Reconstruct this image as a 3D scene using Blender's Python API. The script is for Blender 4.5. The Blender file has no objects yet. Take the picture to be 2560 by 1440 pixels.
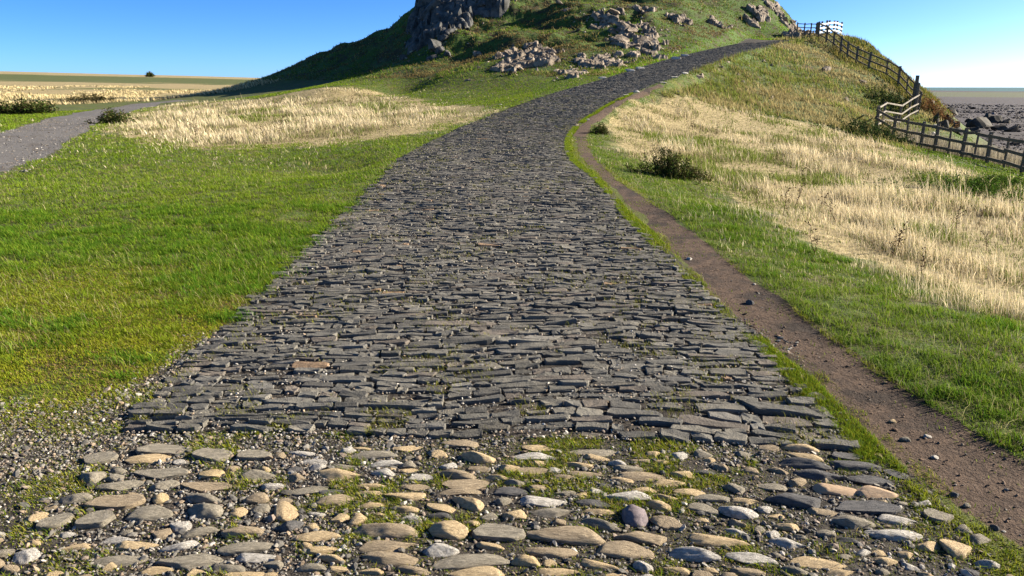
import bpy, math, random
import numpy as np
R = math.radians
scene = bpy.context.scene
COL = scene.collection
random.seed(4); rng = np.random.default_rng(7)

# ---------------------------------------------------------------- camera
EYE = 1.6
cam_d = bpy.data.cameras.new('camera'); cam = bpy.data.objects.new('camera', cam_d); COL.objects.link(cam)
cam_d.sensor_width = 36; cam_d.lens = 36*1862.0/2560; cam_d.clip_start = .05; cam_d.clip_end = 60000
cam.location = (0, 0, EYE); cam.rotation_euler = (math.pi/2-math.atan(502/1862.0), 0, 0)
scene.camera = cam
# ---------------------------------------------------------------- sky and sun
SUN_EL, SUN_AZ = 24.0, 76.0          # azimuth clockwise from the view direction (+Y)
world = bpy.data.worlds.new('World'); scene.world = world; world.use_nodes = True
wn = world.node_tree.nodes; wl = world.node_tree.links
bg = wn['Background']; bg.inputs['Strength'].default_value = .077
sky = wn.new('ShaderNodeTexSky'); sky.sky_type = 'NISHITA'; sky.sun_disc = False
sky.sun_elevation = R(SUN_EL); sky.sun_rotation = R(SUN_AZ)
sky.altitude = 0; sky.air_density = .32; sky.dust_density = .5; sky.ozone_density = 3.6
hs = wn.new('ShaderNodeHueSaturation'); hs.inputs['Saturation'].default_value = 1.2
wl.new(sky.outputs[0], hs.inputs['Color']); tn = wn.new('ShaderNodeMix'); tn.data_type = 'RGBA'; tn.blend_type = 'MULTIPLY'; tn.inputs[0].default_value = 1; tn.inputs[7].default_value = (1, 1.07, 1.08, 1)
wl.new(hs.outputs[0], tn.inputs[6]); wl.new(tn.outputs[2], bg.inputs['Color'])
sun_d = bpy.data.lights.new('sun', 'SUN'); sun_d.energy = 5; sun_d.angle = R(.5); sun_d.color = (1, .91, .76)
sun = bpy.data.objects.new('sun', sun_d); COL.objects.link(sun); sun.location = (40, 12, 30)
sun.rotation_euler = (R(90-SUN_EL), 0, R(180-SUN_AZ))
scene.view_settings.view_transform = 'Standard'; scene.view_settings.look = 'None'
scene.view_settings.exposure = 1.62; scene.view_settings.gamma = 1
scene.cycles.max_bounces = 4; scene.cycles.transparent_max_bounces = 4
scene.cycles.diffuse_bounces = 2; scene.cycles.glossy_bounces = 1; scene.cycles.transmission_bounces = 2

# ---------------------------------------------------------------- surveyed positions (metres), save the unseen hilltop, raised to shade the left flank
ROAD = [(-0.478,-2.174,0),(-0.16,2.754,0),(-0.166,4.184,0.03),(-0.35,8.676,0.091),(-0.373,12.028,0.158),(-0.54,16.011,0.206),(-0.128,21.729,0.322),(0.828,26.268,0.618),(3.14,32.602,1.286),(7.108,40.359,2.239),(14.004,52.657,3.893),(25.813,71.317,6.146)]
CTRL = [(-9.58,14,-0.0),(-7.44,14.2,-0.03),(-5.31,14.6,-0.07),(-3.11,15.3,-0.15),(-16.17,24,0.23),(-12.64,24.5,0.21),(-8.59,24,0.23),(-4.6,23,0.29),(-41.41,62,0.13),(-33.31,62,0.23),(-25.98,60,0.27),(-16.96,33,0.23),(-12.11,34,0.36),(-7.65,34,0.45),(-4.26,29,0.4),(-2.04,30,0.51),(-2.67,22,0.23),(-217.86,330,8.17),(-183.96,330,7.19),(-149.98,330,6.54),(-107.47,330,5.39),(-106.15,160,1.84),(-81.31,160,1.6),(-52.94,150,1.07),(-59.91,90,0.61),(-38.94,85,0.32),(-31.47,84,0.55),(-13.9,46,0.74),(-11.15,50,1.65),(-12.21,47,1.2),(-9.08,50,1.5),(-6.27,43,0.91),(-3.57,38,0.76),(-1.46,35,0.82),(-7.28,50,1.05),(-0.61,39,1.07),(-30.38,86,1.0),(-26.67,86,2.59),(-20.94,85,4.8),(-16.29,84,6.57),(-11.78,83,8.43),(-8.81,80,9.4),(-11.55,68,3.56),(-15.11,68,2.55),(-18.13,66,1.7),(-8.34,68,5.22),(-7.11,70,7.02),(-4.47,58,3.56),(-4.5,63,5.57),(-2.75,68,7.68),(-4.66,50,2.05),(-1.91,46,1.55),(-2.18,53,3.13),(-0.91,59,4.46),(0.66,65,6.63),(1.63,45,2.0),(1.87,52,3.35),(3.5,57,4.64),(3.78,62,6.4),(4.06,67,8.23),(5.44,48,2.75),(6.08,54,4.21),(8.36,61,6.32),(8.99,66,8.29),(10.05,53,3.91),(10.94,58,5.25),(12.96,64,7.17),(14.6,69,8.92),(15.3,60,5.23),(17.4,66,7.03),(20.7,72,8.89),(21.12,67,6.47),(23.3,72,8.21),(25.67,76,9.48),(25.46,72,6.66),(26.7,74,7.12),(23.92,66,5.44),(23.64,60,4.51),(18.88,55,3.99),(15.95,50,3.04),(12.97,44,2.0),(9.74,40,1.66),(8.07,37,1.38),(6.18,32,0.76),(5.19,31,0.63),(3.83,26,0.25),(6.61,30,0.35),(9.76,36,0.84),(12.9,40,1.16),(17.5,47,2.02),(19.26,52,3.1),(21.97,52,2.84),(19.17,45,1.33),(14.29,38,0.6),(10.42,32,0.11),(17.77,39,0.18),(12.19,30,-0.34),(6.6,24,-0.14),(3.31,19.5,-0.02),(24.75,60,4.21),(24.91,57,3.38),(24.62,53,2.47),(25.34,51,1.93),(24.37,46.5,0.62),(23.25,44,0.11),(21.17,42,-0.36),(18.33,38,-0.76),(18.46,36,-0.97),(18.83,33.5,-1.18),(18.67,30,-1.28),(18.46,27,-1.42),(28.6,68,5.82),(29.35,66,5.12),(29.74,63,4.03),(30.01,60,2.88),(29.26,55,1.41),(29.5,54,0.95),(27.49,50,-0.22),(27.13,46,-1.02),(10.27,21,-0.36),(7.11,18.5,-0.42),(4.72,17,-0.26),(9.54,14.5,-0.53),(7.17,13,-0.45),(6.02,9,-0.32),(3.86,8.6,-0.13),(3.23,11.5,-0.21),(4.44,6.3,-0.24),(-4.0,0.0,0.0),(0.0,-3.0,0.0),(4.0,0.0,0.0),(-8.0,4.0,0.0),(-6.0,8.0,0.0),(-3.5,6.0,0.0),(3.0,3.0,0.0),(2.8,6.0,0.0),(4.0,4.0,-0.0),(8.0,2.0,-0.15),(12.0,5.0,-0.4),(-14.0,5.0,0.0),(-14.0,-3.0,0.0),(14.0,-3.0,-0.4),(-4.0,12.0,0.05),(3.0,10.0,0.05),(-8.0,12.0,0.0),(-5.5,84.0,15.5),(-1.0,87.0,22.0),(6.0,89.0,24.0),(14.0,89.0,20.0),(-14.0,95.0,6.5),(-10.0,88.0,8.5),(22.0,88.0,12.0),(-5.0,77.0,13.2),(2.0,79.0,14.2),(10.0,81.0,14.0),(18.0,82.0,11.5),(26.0,82.0,8.0),(6.0,100.0,17.0),(20.0,104.0,11.0),(-14.0,104.0,9.0),(-30.0,100.0,1.0),(0.0,125.0,5.0),(30.0,115.0,1.0),(-25.0,125.0,1.0),(34.0,95.0,-1.0),(31.0,78.0,2.0),(0.0,150.0,1.0),(40.0,120.0,-2.5),(34.0,62.0,-1.2),(32.0,52.0,-2.2),(28.0,44.0,-2.2),(26.0,36.0,-2.4),(24.0,28.0,-2.4),(24.0,20.0,-2.2),(22.0,10.0,-1.8),(42.0,50.0,-3.6),(38.0,35.0,-3.4),(36.0,20.0,-3.4),(46.0,75.0,-3.7),(60.0,60.0,-4.0),(60.0,100.0,-4.0),(50.0,10.0,-4.0),(60.0,-10.0,-4.0),(100.0,100.0,-4.0),(100.0,30.0,-4.0),(200.0,200.0,-4.0),(90.0,160.0,-4.0),(150.0,300.0,-4.2),(400.0,400.0,-4.4),(60.0,250.0,-4.0),(-60.0,20.0,0.0),(-60.0,50.0,0.0),(-40.0,0.0,0.0),(-90.0,90.0,0.1),(-150.0,60.0,0.5),(-60.0,-10.0,0.0),(0.0,-12.0,0.0),(-250.0,150.0,1.5),(100.0,-12.0,-4.0),(20.0,-12.0,-0.8),(0.0,330.0,2.0),(40.0,200.0,-3.0),(0.0,220.0,0.5),(-600.0,500.0,8.0),(-100.0,500.0,4.0)]
DIRT = [(1.79,22.36),(1.46,17.06),(1.46,14.02),(1.53,10.14),(1.62,8.16),(1.58,6.76),(1.56,5.37),(1.59,4.58),(1.64,4.02),(1.67,3.53),(1.65,3.21),(1.69,2.88),(1.77,2.61),(1.86,2.36),(3.2,1.2),(4.5,1.2),(2.28,3.0),(2.24,3.26),(2.2,3.61),(2.13,4.04),(2.09,4.75),(2.09,5.6),(2.01,6.37),(2.03,7.74),(1.96,9.05),(1.84,10.67),(1.72,12.39),(1.73,15.51),(2.02,20.38),(2.55,24.3),(4.4,30.16),(6.96,35.34),(6.9,36.03),(4.36,31.0),(2.67,26.15)]
GRAVEL = [(-2.67,3.59),(-2.33,3.65),(-2.16,3.96),(-2.08,4.4),(-2.04,4.62),(-1.9,5),(1.6,5),(1.63,3.21),(1.65,2.91),(1.67,2.63),(1.66,2.42),(1.61,2.23),(2.2,-3),(-6,-3),(-6,3.6)]
TRACK = [(-15.61,23.16),(-22.38,36.49),(-29.32,53.43),(-31.09,62.76),(-28.47,65.08),(-26.55,63.71),(-28.57,62.26),(-23.2,46.71),(-18.15,33.93),(-13.16,23.46),(-10.94,17.76),(-9.51,13.89),(-14,9),(-30,9),(-30,20)]
DRYL = [(-13.85,25.57),(-18.2,33.37),(-21.1,42.46),(-27.29,60.83),(-16.96,49.33),(-14.73,48.85),(-11.05,49.55),(-8.21,49.35),(-3.59,38.2),(-0.83,31.95),(-0.45,28.9),(-1.37,26.06),(-2.31,23.06),(-3.11,21.05),(-4.42,19.45),(-6.87,19.07),(-8.46,19.24),(-10.73,21.39)]
DRYR = [(4.51,29.78),(2.99,24.19),(2.67,19.02),(3.36,14.99),(3.93,12.81),(3.44,9.03),(3.47,7.7),(3.72,6.92),(3.76,6.01),(3.53,4.88),(9,5),(16,8),(17,20),(11.57,16.84),(12.81,21.45),(15.33,27.48),(15.08,31.36),(14.38,34.2),(12.7,34.6),(10.89,34.69),(8.69,35.48),(6.37,33.08)]
COBBLES = [(-1.865,3.061,0.141,0.091,0.041,17,'Gf'),(-1.63,3.134,0.268,0.088,0.03,0,'Gf'),(-1.647,3.039,0.2,0.066,0.022,4,'T'),(-1.361,3.066,0.167,0.094,0.044,0,'Gf'),(-1.169,3.065,0.146,0.073,0.034,0,'Gf'),(-1.803,2.892,0.096,0.11,0.033,44,'G'),(-1.721,2.938,0.073,0.039,0.018,9,'G'),(-1.524,2.913,0.232,0.076,0.028,-3,'Gf'),(-1.292,2.901,0.12,0.059,0.028,0,'Y'),(-1.098,2.881,0.153,0.061,0.03,-3,'G'),(-1.645,2.817,0.192,0.063,0.023,7,'G'),(-1.463,2.81,0.108,0.054,0.026,13,'G'),(-1.28,2.796,0.21,0.069,0.025,-6,'Bf'),(-1.789,2.715,0.127,0.059,0.028,16,'G'),(-1.584,2.678,0.247,0.085,0.042,3,'Bf'),(-1.433,2.703,0.059,0.068,0.02,28,'Y'),(-1.263,2.707,0.168,0.056,0.028,-9,'G'),(-1.212,2.603,0.144,0.08,0.041,-9,'G'),(-1.437,2.587,0.187,0.07,0.035,6,'G'),(-1.775,2.546,0.133,0.082,0.04,29,'Gf'),(-1.607,2.545,0.142,0.096,0.048,0,'Gf'),(-1.311,2.455,0.071,0.06,0.024,-7,'B'),(-1.173,2.464,0.13,0.044,0.023,17,'G'),(-1.001,2.463,0.155,0.053,0.028,4,'B'),(-1.463,2.424,0.124,0.041,0.014,5,'W'),(-1.378,2.386,0.159,0.052,0.02,3,'T'),(-1.592,2.382,0.118,0.039,0.018,15,'T'),(-1.211,2.377,0.126,0.047,0.025,17,'W'),(-0.956,2.367,0.194,0.064,0.02,8,'G'),(-1.742,2.33,0.08,0.086,0.027,37,'W'),(-1.398,2.298,0.189,0.062,0.017,6,'G'),(-1.133,2.286,0.22,0.072,0.027,3,'G'),(-0.911,2.304,0.158,0.052,0.02,3,'W'),(-1.408,2.265,0.043,0.049,0.015,-14,'T'),(-1.236,2.238,0.116,0.038,0.017,6,'T'),(-0.988,2.245,0.127,0.042,0.019,-5,'G'),(-0.9,2.213,0.16,0.053,0.012,0,'T'),(-0.952,3.083,0.127,0.042,0.016,-7,'W'),(-0.476,3.124,0.138,0.046,0.013,0,'T'),(-0.227,3.159,0.176,0.06,0.029,-7,'B'),(-0.336,3.059,0.086,0.057,0.028,-16,'T'),(-0.138,3.024,0.159,0.072,0.036,-6,'T'),(-0.687,3.128,0.113,0.037,0.01,0,'Y'),(-0.632,3.054,0.211,0.07,0.022,0,'G'),(-0.564,2.977,0.143,0.047,0.021,8,'W'),(-0.551,2.899,0.106,0.041,0.021,-8,'W'),(-0.732,2.957,0.132,0.044,0.014,-8,'G'),(-0.884,2.999,0.114,0.038,0.015,-6,'W'),(-0.951,2.935,0.073,0.037,0.018,0,'D'),(-0.734,2.879,0.205,0.068,0.03,-6,'T'),(-0.914,2.856,0.09,0.05,0.025,-12,'B'),(-0.448,2.92,0.087,0.03,0.013,0,'T'),(-0.232,2.871,0.157,0.052,0.027,-8,'B'),(-0.393,2.858,0.133,0.044,0.015,0,'W'),(-0.149,2.927,0.097,0.036,0.018,-8,'B'),(-0.009,2.933,0.092,0.054,0.027,0,'T'),(-0.07,2.856,0.104,0.034,0.018,-6,'T'),(-0.59,2.796,0.13,0.043,0.014,0,'T'),(-1.002,2.787,0.097,0.04,0.02,0,'W'),(-0.828,2.763,0.18,0.059,0.017,12,'G'),(-0.754,2.741,0.114,0.038,0.014,5,'D'),(-0.402,2.78,0.12,0.04,0.016,-6,'B'),(-0.19,2.804,0.219,0.072,0.012,0,'B'),(-0.215,2.749,0.17,0.056,0.017,0,'B'),(-0.588,2.732,0.119,0.039,0.02,-4,'T'),(-0.43,2.712,0.168,0.055,0.025,0,'T'),(-0.022,2.742,0.151,0.05,0.023,0,'D'),(-0.719,2.668,0.147,0.053,0.028,12,'B'),(-0.173,2.654,0.138,0.062,0.033,-24,'T'),(-0.557,2.636,0.106,0.036,0.019,4,'T'),(-0.272,2.618,0.132,0.044,0.022,-17,'T'),(-0.411,2.607,0.101,0.035,0.019,4,'T'),(-0.28,2.56,0.104,0.034,0.019,-11,'D'),(-0.761,2.586,0.083,0.03,0.011,-11,'W'),(-0.897,2.59,0.096,0.11,0.033,21,'T'),(-0.516,2.578,0.069,0.03,0.013,-7,'T'),(-0.665,2.549,0.073,0.045,0.024,31,'T'),(-0.59,2.536,0.081,0.049,0.027,28,'T'),(-0.389,2.541,0.081,0.034,0.019,-20,'W'),(-0.035,2.666,0.063,0.043,0.021,7,'G'),(-0.09,2.559,0.073,0.039,0.021,24,'G'),(0.01,2.572,0.087,0.054,0.029,-11,'T'),(-0.842,2.49,0.097,0.053,0.029,24,'D'),(-0.758,2.492,0.067,0.034,0.018,-7,'T'),(-0.47,2.456,0.225,0.075,0.041,0,'B'),(-0.245,2.456,0.146,0.07,0.039,-11,'T'),(-0.066,2.444,0.207,0.078,0.044,-3,'Gf'),(-0.729,2.428,0.165,0.054,0.026,4,'T'),(-0.471,2.366,0.214,0.071,0.019,3,'B'),(-0.259,2.337,0.124,0.057,0.032,-4,'W'),(-0.084,2.365,0.101,0.033,0.018,-16,'T'),(-0.688,2.345,0.128,0.042,0.015,0,'Y'),(-0.642,2.301,0.11,0.036,0.02,-13,'T'),(-0.419,2.29,0.208,0.069,0.019,-4,'B'),(-0.144,2.276,0.254,0.084,0.022,5,'G'),(0.048,2.274,0.094,0.05,0.029,-10,'Y'),(-0.697,2.241,0.104,0.038,0.022,0,'G'),(-0.604,2.237,0.077,0.03,0.012,-5,'T'),(-0.486,2.225,0.096,0.032,0.017,0,'T'),(-0.34,2.225,0.123,0.04,0.017,-9,'B'),(-0.118,2.215,0.179,0.059,0.019,0,'T'),(-0.832,2.215,0.065,0.03,0.009,0,'T'),(0.119,3.121,0.148,0.049,0.019,-5,'T'),(0.096,3.048,0.191,0.063,0.016,-5,'W'),(0.377,3.088,0.218,0.072,0.013,-3,'G'),(0.376,3.034,0.12,0.04,0.019,-13,'T'),(0.587,3.013,0.109,0.036,0.015,-3,'B'),(0.664,2.999,0.074,0.031,0.015,-6,'T'),(0.3,2.967,0.142,0.047,0.02,-3,'T'),(0.511,2.937,0.136,0.045,0.017,-6,'G'),(0.093,2.914,0.159,0.053,0.015,-5,'B'),(0.734,2.89,0.096,0.053,0.027,-22,'Y'),(0.915,2.957,0.073,0.05,0.024,-16,'B'),(0.839,2.909,0.082,0.036,0.018,-8,'D'),(0.219,2.863,0.1,0.033,0.016,-3,'B'),(0.312,2.893,0.149,0.049,0.013,-6,'B'),(0.568,2.875,0.205,0.068,0.019,-3,'B'),(0.652,2.817,0.141,0.046,0.019,0,'T'),(0.468,2.838,0.108,0.036,0.015,-6,'T'),(0.383,2.801,0.07,0.03,0.014,0,'D'),(0.442,2.785,0.046,0.03,0.012,-6,'G'),(0.102,2.766,0.074,0.038,0.02,0,'B'),(0.554,2.764,0.111,0.036,0.014,-6,'T'),(0.22,2.737,0.087,0.032,0.017,4,'G'),(0.283,2.72,0.05,0.041,0.017,-17,'T'),(0.725,2.744,0.128,0.042,0.017,-5,'T'),(0.63,2.708,0.109,0.036,0.017,-3,'T'),(0.467,2.709,0.181,0.06,0.031,-6,'W'),(0.122,2.666,0.197,0.065,0.024,0,'W'),(0.815,2.702,0.145,0.048,0.02,-7,'G'),(0.932,2.685,0.112,0.037,0.017,-6,'T'),(0.317,2.653,0.133,0.044,0.019,-11,'D'),(0.162,2.587,0.17,0.056,0.022,6,'G'),(0.342,2.598,0.122,0.04,0.016,-6,'T'),(0.589,2.634,0.102,0.049,0.026,-9,'T'),(0.892,2.597,0.14,0.067,0.035,-14,'W'),(0.742,2.625,0.137,0.047,0.025,-17,'G'),(0.472,2.552,0.112,0.117,0.038,-34,'P'),(0.327,2.507,0.161,0.053,0.026,-21,'G'),(0.591,2.514,0.123,0.068,0.037,-24,'B'),(0.203,2.434,0.265,0.087,0.033,-8,'B'),(0.491,2.422,0.206,0.068,0.026,-4,'B'),(0.865,2.52,0.072,0.044,0.024,-28,'B'),(0.849,2.463,0.092,0.033,0.018,-19,'W'),(0.735,2.543,0.051,0.03,0.013,-11,'T'),(0.758,2.405,0.213,0.07,0.028,-6,'T'),(0.136,2.335,0.184,0.061,0.022,-8,'B'),(0.389,2.34,0.212,0.07,0.032,-4,'B'),(0.639,2.317,0.178,0.061,0.034,-8,'W'),(0.845,2.303,0.17,0.056,0.027,-12,'W'),(0.129,2.271,0.051,0.036,0.017,-6,'T'),(0.304,2.26,0.136,0.045,0.019,-14,'T'),(0.462,2.252,0.07,0.056,0.024,0,'W'),(0.57,2.236,0.104,0.034,0.017,-8,'T'),(0.154,2.223,0.146,0.048,0.014,0,'T'),(0.351,2.209,0.107,0.035,0.007,0,'T'),(0.682,2.235,0.058,0.03,0.014,-8,'T'),(0.809,2.224,0.115,0.038,0.019,-8,'B'),(0.981,2.458,0.05,0.035,0.017,-14,'W'),(1.184,3.141,0.093,0.041,0.019,-5,'B'),(1.332,3.148,0.165,0.059,0.027,-7,'T'),(1.535,3.176,0.177,0.058,0.019,-4,'B'),(1.334,3.073,0.167,0.055,0.019,-13,'T'),(1.518,3.076,0.157,0.062,0.028,-7,'Df'),(1.287,2.989,0.212,0.071,0.034,-10,'D'),(1.511,2.981,0.212,0.07,0.026,-12,'D'),(1.332,2.89,0.206,0.068,0.033,-11,'D'),(1.525,2.861,0.181,0.062,0.029,-8,'D'),(1.342,2.777,0.185,0.064,0.032,-5,'O'),(1.504,2.761,0.171,0.065,0.031,-8,'O'),(1.098,2.795,0.13,0.046,0.023,-9,'G'),(1.151,2.687,0.239,0.079,0.039,-8,'D'),(1.407,2.644,0.258,0.085,0.033,-5,'Df'),(1.22,2.61,0.114,0.043,0.022,-5,'B'),(1.488,2.564,0.16,0.053,0.021,-9,'W'),(1.306,2.536,0.159,0.062,0.032,-15,'G'),(1.438,2.464,0.197,0.065,0.029,-5,'W'),(1.674,3.094,0.051,0.059,0.017,-20,'Y'),(1.679,2.593,0.105,0.08,0.036,-36,'Gf'),(1.626,2.389,0.098,0.113,0.033,-46,'T'),(1.677,2.916,0.111,0.052,0.024,-41,'Df'),(0.978,2.454,0.05,0.043,0.017,-7,'W'),(1.015,2.394,0.122,0.047,0.025,-12,'W'),(1.07,2.286,0.188,0.062,0.015,-10,'T'),(0.984,2.233,0.096,0.034,0.019,-16,'G'),(1.141,2.232,0.1,0.033,0.017,5,'T'),(1.32,2.298,0.091,0.036,0.02,-6,'T'),(1.244,2.424,0.082,0.03,0.015,-6,'D'),(1.607,2.25,0.047,0.048,0.016,-36,'D'),(1.034,2.58,0.065,0.03,0.013,0,'T')]
LOOSE = [(1.813,5.438,0.067,0.077,0.023,0,'D'),(1.678,6.863,0.06,0.07,0.019,0,'W'),(2.007,5.962,0.026,0.03,0.009,0,'W'),(1.834,2.752,0.043,0.031,0.014,0,'D'),(1.852,2.518,0.037,0.035,0.013,0,'D'),(1.995,3.268,0.042,0.03,0.01,-9,'W'),(1.877,3.246,0.054,0.03,0.009,-18,'G'),(1.91,3.439,0.04,0.03,0.01,0,'T'),(1.924,3.072,0.036,0.03,0.009,0,'W'),(1.834,2.675,0.032,0.03,0.01,0,'G')]
R_MO = [(-0.77,54.73,0.88,0.53),(0.02,54.83,0.97,0.7),(0.69,52.52,0.93,0.76),(1.55,53.24,1.11,0.94),(2.44,53.91,0.95,0.6),(2.03,52.24,1.26,0.59),(2.74,53.0,0.85,0.59),(1.2,56.86,0.91,0.36),(0.27,51.53,1.24,0.25),(1.57,50.81,1.31,0.2),(0.02,49.78,1.04,0.2),(2.35,51.89,0.58,0.42)]
R_MI = [(-2.61,58.53,1.03,0.56),(-2.12,51.06,0.41,0.25),(-2.71,48.08,0.47,0.31),(-1.26,67.53,0.75,0.64),(3.19,43.69,0.56,0.28),(4.03,66.46,1.05,0.31),(4.39,64.69,1.12,0.51)]
R_UP = [(6.36,61.6,0.59,0.39),(6.74,62.6,0.59,0.4),(8.29,63.12,0.9,0.6),(7.86,61.9,1.08,0.88),(8.37,58.53,1.12,0.84),(8.79,58.12,1.11,0.74),(10.08,59.86,0.76,0.67),(10.14,57.88,0.55,0.46),(9.95,56.75,0.45,0.36),(7.6,55.32,1.24,0.88),(8.97,55.04,1.41,0.53),(8.44,55.02,0.7,0.35),(9.66,54.45,0.78,0.52),(10.67,55.43,0.35,0.27),(13.26,62.92,1.1,0.6),(16.76,64.39,0.51,0.31),(10.31,64.66,0.51,0.51),(10.82,64.0,0.61,0.51),(7.27,61.94,0.49,0.39),(7.45,61.71,0.78,0.29),(7.1,62.26,0.59,0.3),(9.79,54.18,0.35,0.35)]
R_LO = [(5.7,50.73,0.65,0.57),(6.13,51.27,0.49,0.49),(5.64,48.67,0.31,0.7),(7.02,51.53,0.33,0.41),(7.98,51.29,0.74,0.41),(9.09,52.03,0.58,0.25),(4.63,51.58,0.5,0.33),(4.31,50.57,0.57,0.32),(4.93,49.4,0.72,0.48),(6.26,49.3,0.71,0.4),(6.36,48.23,0.39,0.39),(7.09,48.48,0.47,0.39),(5.32,47.19,0.23,0.38),(6.71,47.93,0.62,0.23),(9.32,49.62,0.4,0.24),(3.87,44.42,0.43,0.29),(3.31,46.66,0.38,0.23),(3.36,43.29,0.35,0.28),(5.17,48.71,0.39,0.31),(4.64,49.79,0.4,0.24)]
R_TOP = [(24.24,67.94,0.87,0.97),(26.33,72.61,1.04,0.69),(25.46,68.62,0.87,0.44),(24.86,72.24,0.92,0.69),(21.84,71.66,0.45,0.34),(23.86,73.42,0.58,0.46),(20.91,69.36,0.66,0.33),(24.54,73.65,0.7,0.58),(22.41,71.21,0.9,0.56),(24.75,73.11,0.69,0.46),(18.48,66.13,0.53,0.21),(26.26,73.53,0.58,0.7)]
R_BANK = [(9.73,40.43,0.52,0.33),(10.05,40.95,0.26,0.33),(12.81,42.79,0.35,0.55),(12.95,42.56,0.28,0.28),(13.04,44.62,0.29,0.29),(7.43,34.91,0.45,0.17),(20.4,50.44,0.65,0.49),(13.4,39.61,0.26,0.26),(12.84,46.18,0.3,0.22),(14.35,47.18,0.3,0.23),(11.97,44.51,0.36,0.14),(20.43,50.46,0.81,0.4),(21.83,48.02,0.71,0.38),(18.96,43.51,0.41,0.29),(16.37,50.5,0.4,0.4),(16.75,49.97,0.33,0.4)]
R_SHORE = [(24.48,43.97,0.48,0.65),(26.15,45.61,0.68,0.56),(90.06,156.11,2.32,1.9),(24.66,43.35,0.53,0.53),(29.93,51.28,0.76,0.63),(68.64,110.45,3.14,1.65),(80.54,126.51,2.05,1.37),(67.74,105.46,1.57,1.14),(77.38,128.1,1.73,1.04),(28.6,52.31,0.49,0.42),(26.07,44.15,0.66,0.42),(59.22,97.27,1.45,0.92),(67.22,102.21,1.66,0.97),(81.97,126.07,1.54,0.85),(91.16,145.28,1.96,0.98)]
R_SHL = [(21.77,39.94,0.92,0.33),(23.88,42.92,0.58,0.29),(21.24,40.01,0.65,0.27),(23.11,41.53,0.51,0.28),(22.18,41.18,0.39,0.17),(20.6,38.96,0.48,0.21)]
R_CRAG = [(-6.86,70.06,1.77,1.22),(-4.91,69.44,1.31,0.77),(-3.91,69.2,0.98,0.55),(-6.06,70.08,1.22,0.77),(-4.68,65.84,1.25,0.84),(-5.71,65.57,1.46,0.83),(-4.22,65.06,0.93,0.52),(-6.32,65.25,1.14,0.83),(-7.86,71.17,0.79,1.46),(-6.96,65.37,1.04,0.83),(-7.52,65.57,0.73,0.63),(-6.14,61.08,1.08,0.78),(-5.51,60.61,0.78,0.58),(-5.43,62.12,0.79,0.5),(-4.9,63.04,0.9,0.6),(-8.59,71.48,0.79,0.68),(-8.33,67.96,0.54,0.43),(-8.7,63.14,0.61,0.61),(-6.04,59.95,0.77,0.48),(-5.41,67.1,0.96,0.96),(-5.32,68.88,0.98,0.76),(-6.35,68.09,1.08,0.76),(-3.11,68.49,0.86,0.65),(-2.34,68.11,1.07,0.75),(-1.38,68.16,0.97,0.65),(-7.4,68.7,0.76,0.76),(-4.96,59.73,0.57,0.38),(-7.58,73.01,1.04,0.92),(-6.83,72.39,1.03,0.68),(-5.85,71.68,1.02,0.68),(-4.41,70.4,1.11,0.55),(-7.77,73.92,0.93,0.7)]
R_KERB = [(8.88,39.8,0.37,0.1),(8.04,38.12,0.39,0.1),(7.1,36.09,0.34,0.09),(5.3,32.9,0.34,0.09),(4.75,31.9,0.27,0.08),(2.51,25.21,0.19,0.07),(6.5,42.73,0.57,0.11),(7.21,43.72,0.54,0.11),(4.62,39.73,0.45,0.1),(10.23,48.56,0.65,0.1),(11.25,50.76,0.57,0.1),(-0.88,30.79,0.16,0.08),(-1.1,29.93,0.16,0.06),(-0.49,31.53,0.2,0.07)]
F_LOW = [(18.47,38.55),(19.48,38.61),(20.22,38.85),(20.71,38.72),(21.75,39.53),(22.12,39.18),(22.99,39.48),(23.85,39.83),(24.6,39.73),(25.95,40.56),(19.69,29.57)]
F_UP = [(24.69,46.32),(23.41,44.16),(25.71,49.51),(25.79,50.61),(27.02,54.24),(26.6,55.43),(26.2,56.64),(25.9,57.89),(25.47,59.18),(25.27,60.17),(25.29,62.25),(25.82,65.35)]
THISTLE_R = [(4.92,14.38),(4.67,12.18),(4.25,8.0),(3.91,7.5),(6.97,14.74),(4.38,9.95),(5.82,14.9),(4.06,12.32),(7.16,26.61),(7.15,11.24),(5.97,9.86),(5.58,8.46),(6.38,26.94),(9.87,22.14),(14.48,26.19),(3.68,9.98),(3.1,7.42),(3.87,6.84),(11.9,34.14)]
THISTLE_L = [(-12.4,28.87),(-12.63,30.88),(-10.24,26.71),(-8.83,21.17),(-6.48,21.16),(-6.4,19.68),(-5.98,22.25),(-20.47,45.54),(-8.06,38.13),(-3.68,23.74)]
BUSHES = [(2.94,14.16),(3.51,14.42),(2.58,22.25),(-30.46,47.71),(-37.14,67.53),(-15.46,29.6),(-133.39,285.23),(25.27,45.98),(9.49,15.49),(11.18,16.66),(15.84,33.36),(22.32,44.81)]
# ---------------------------------------------------------------- terrain (pure numpy)
def _hash(ix, iy, s):
    n = (ix * 374761393 + iy * 668265263 + s * 974634777) & 0xffffffff
    n = ((n ^ (n >> 13)) * 1274126177) & 0xffffffff
    return ((n ^ (n >> 16)) & 0xffffff) / float(0xffffff)
def vnoise(x, y, s=0):
    ix = np.floor(x).astype(np.int64); iy = np.floor(y).astype(np.int64)
    fx = x - ix; fy = y - iy
    fx = fx*fx*(3-2*fx); fy = fy*fy*(3-2*fy)
    a = _hash(ix, iy, s); b = _hash(ix+1, iy, s); c = _hash(ix, iy+1, s); d = _hash(ix+1, iy+1, s)
    return (a*(1-fx)+b*fx)*(1-fy)+(c*(1-fx)+d*fx)*fy
def fbm(x, y, s=0, o=4):
    v = 0; a = .5; t = 0
    for k in range(o):
        v = v + a*vnoise(x*2**k+17.3*k, y*2**k-9.1*k, s+k*7); t += a; a *= .5
    return v/t
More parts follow.
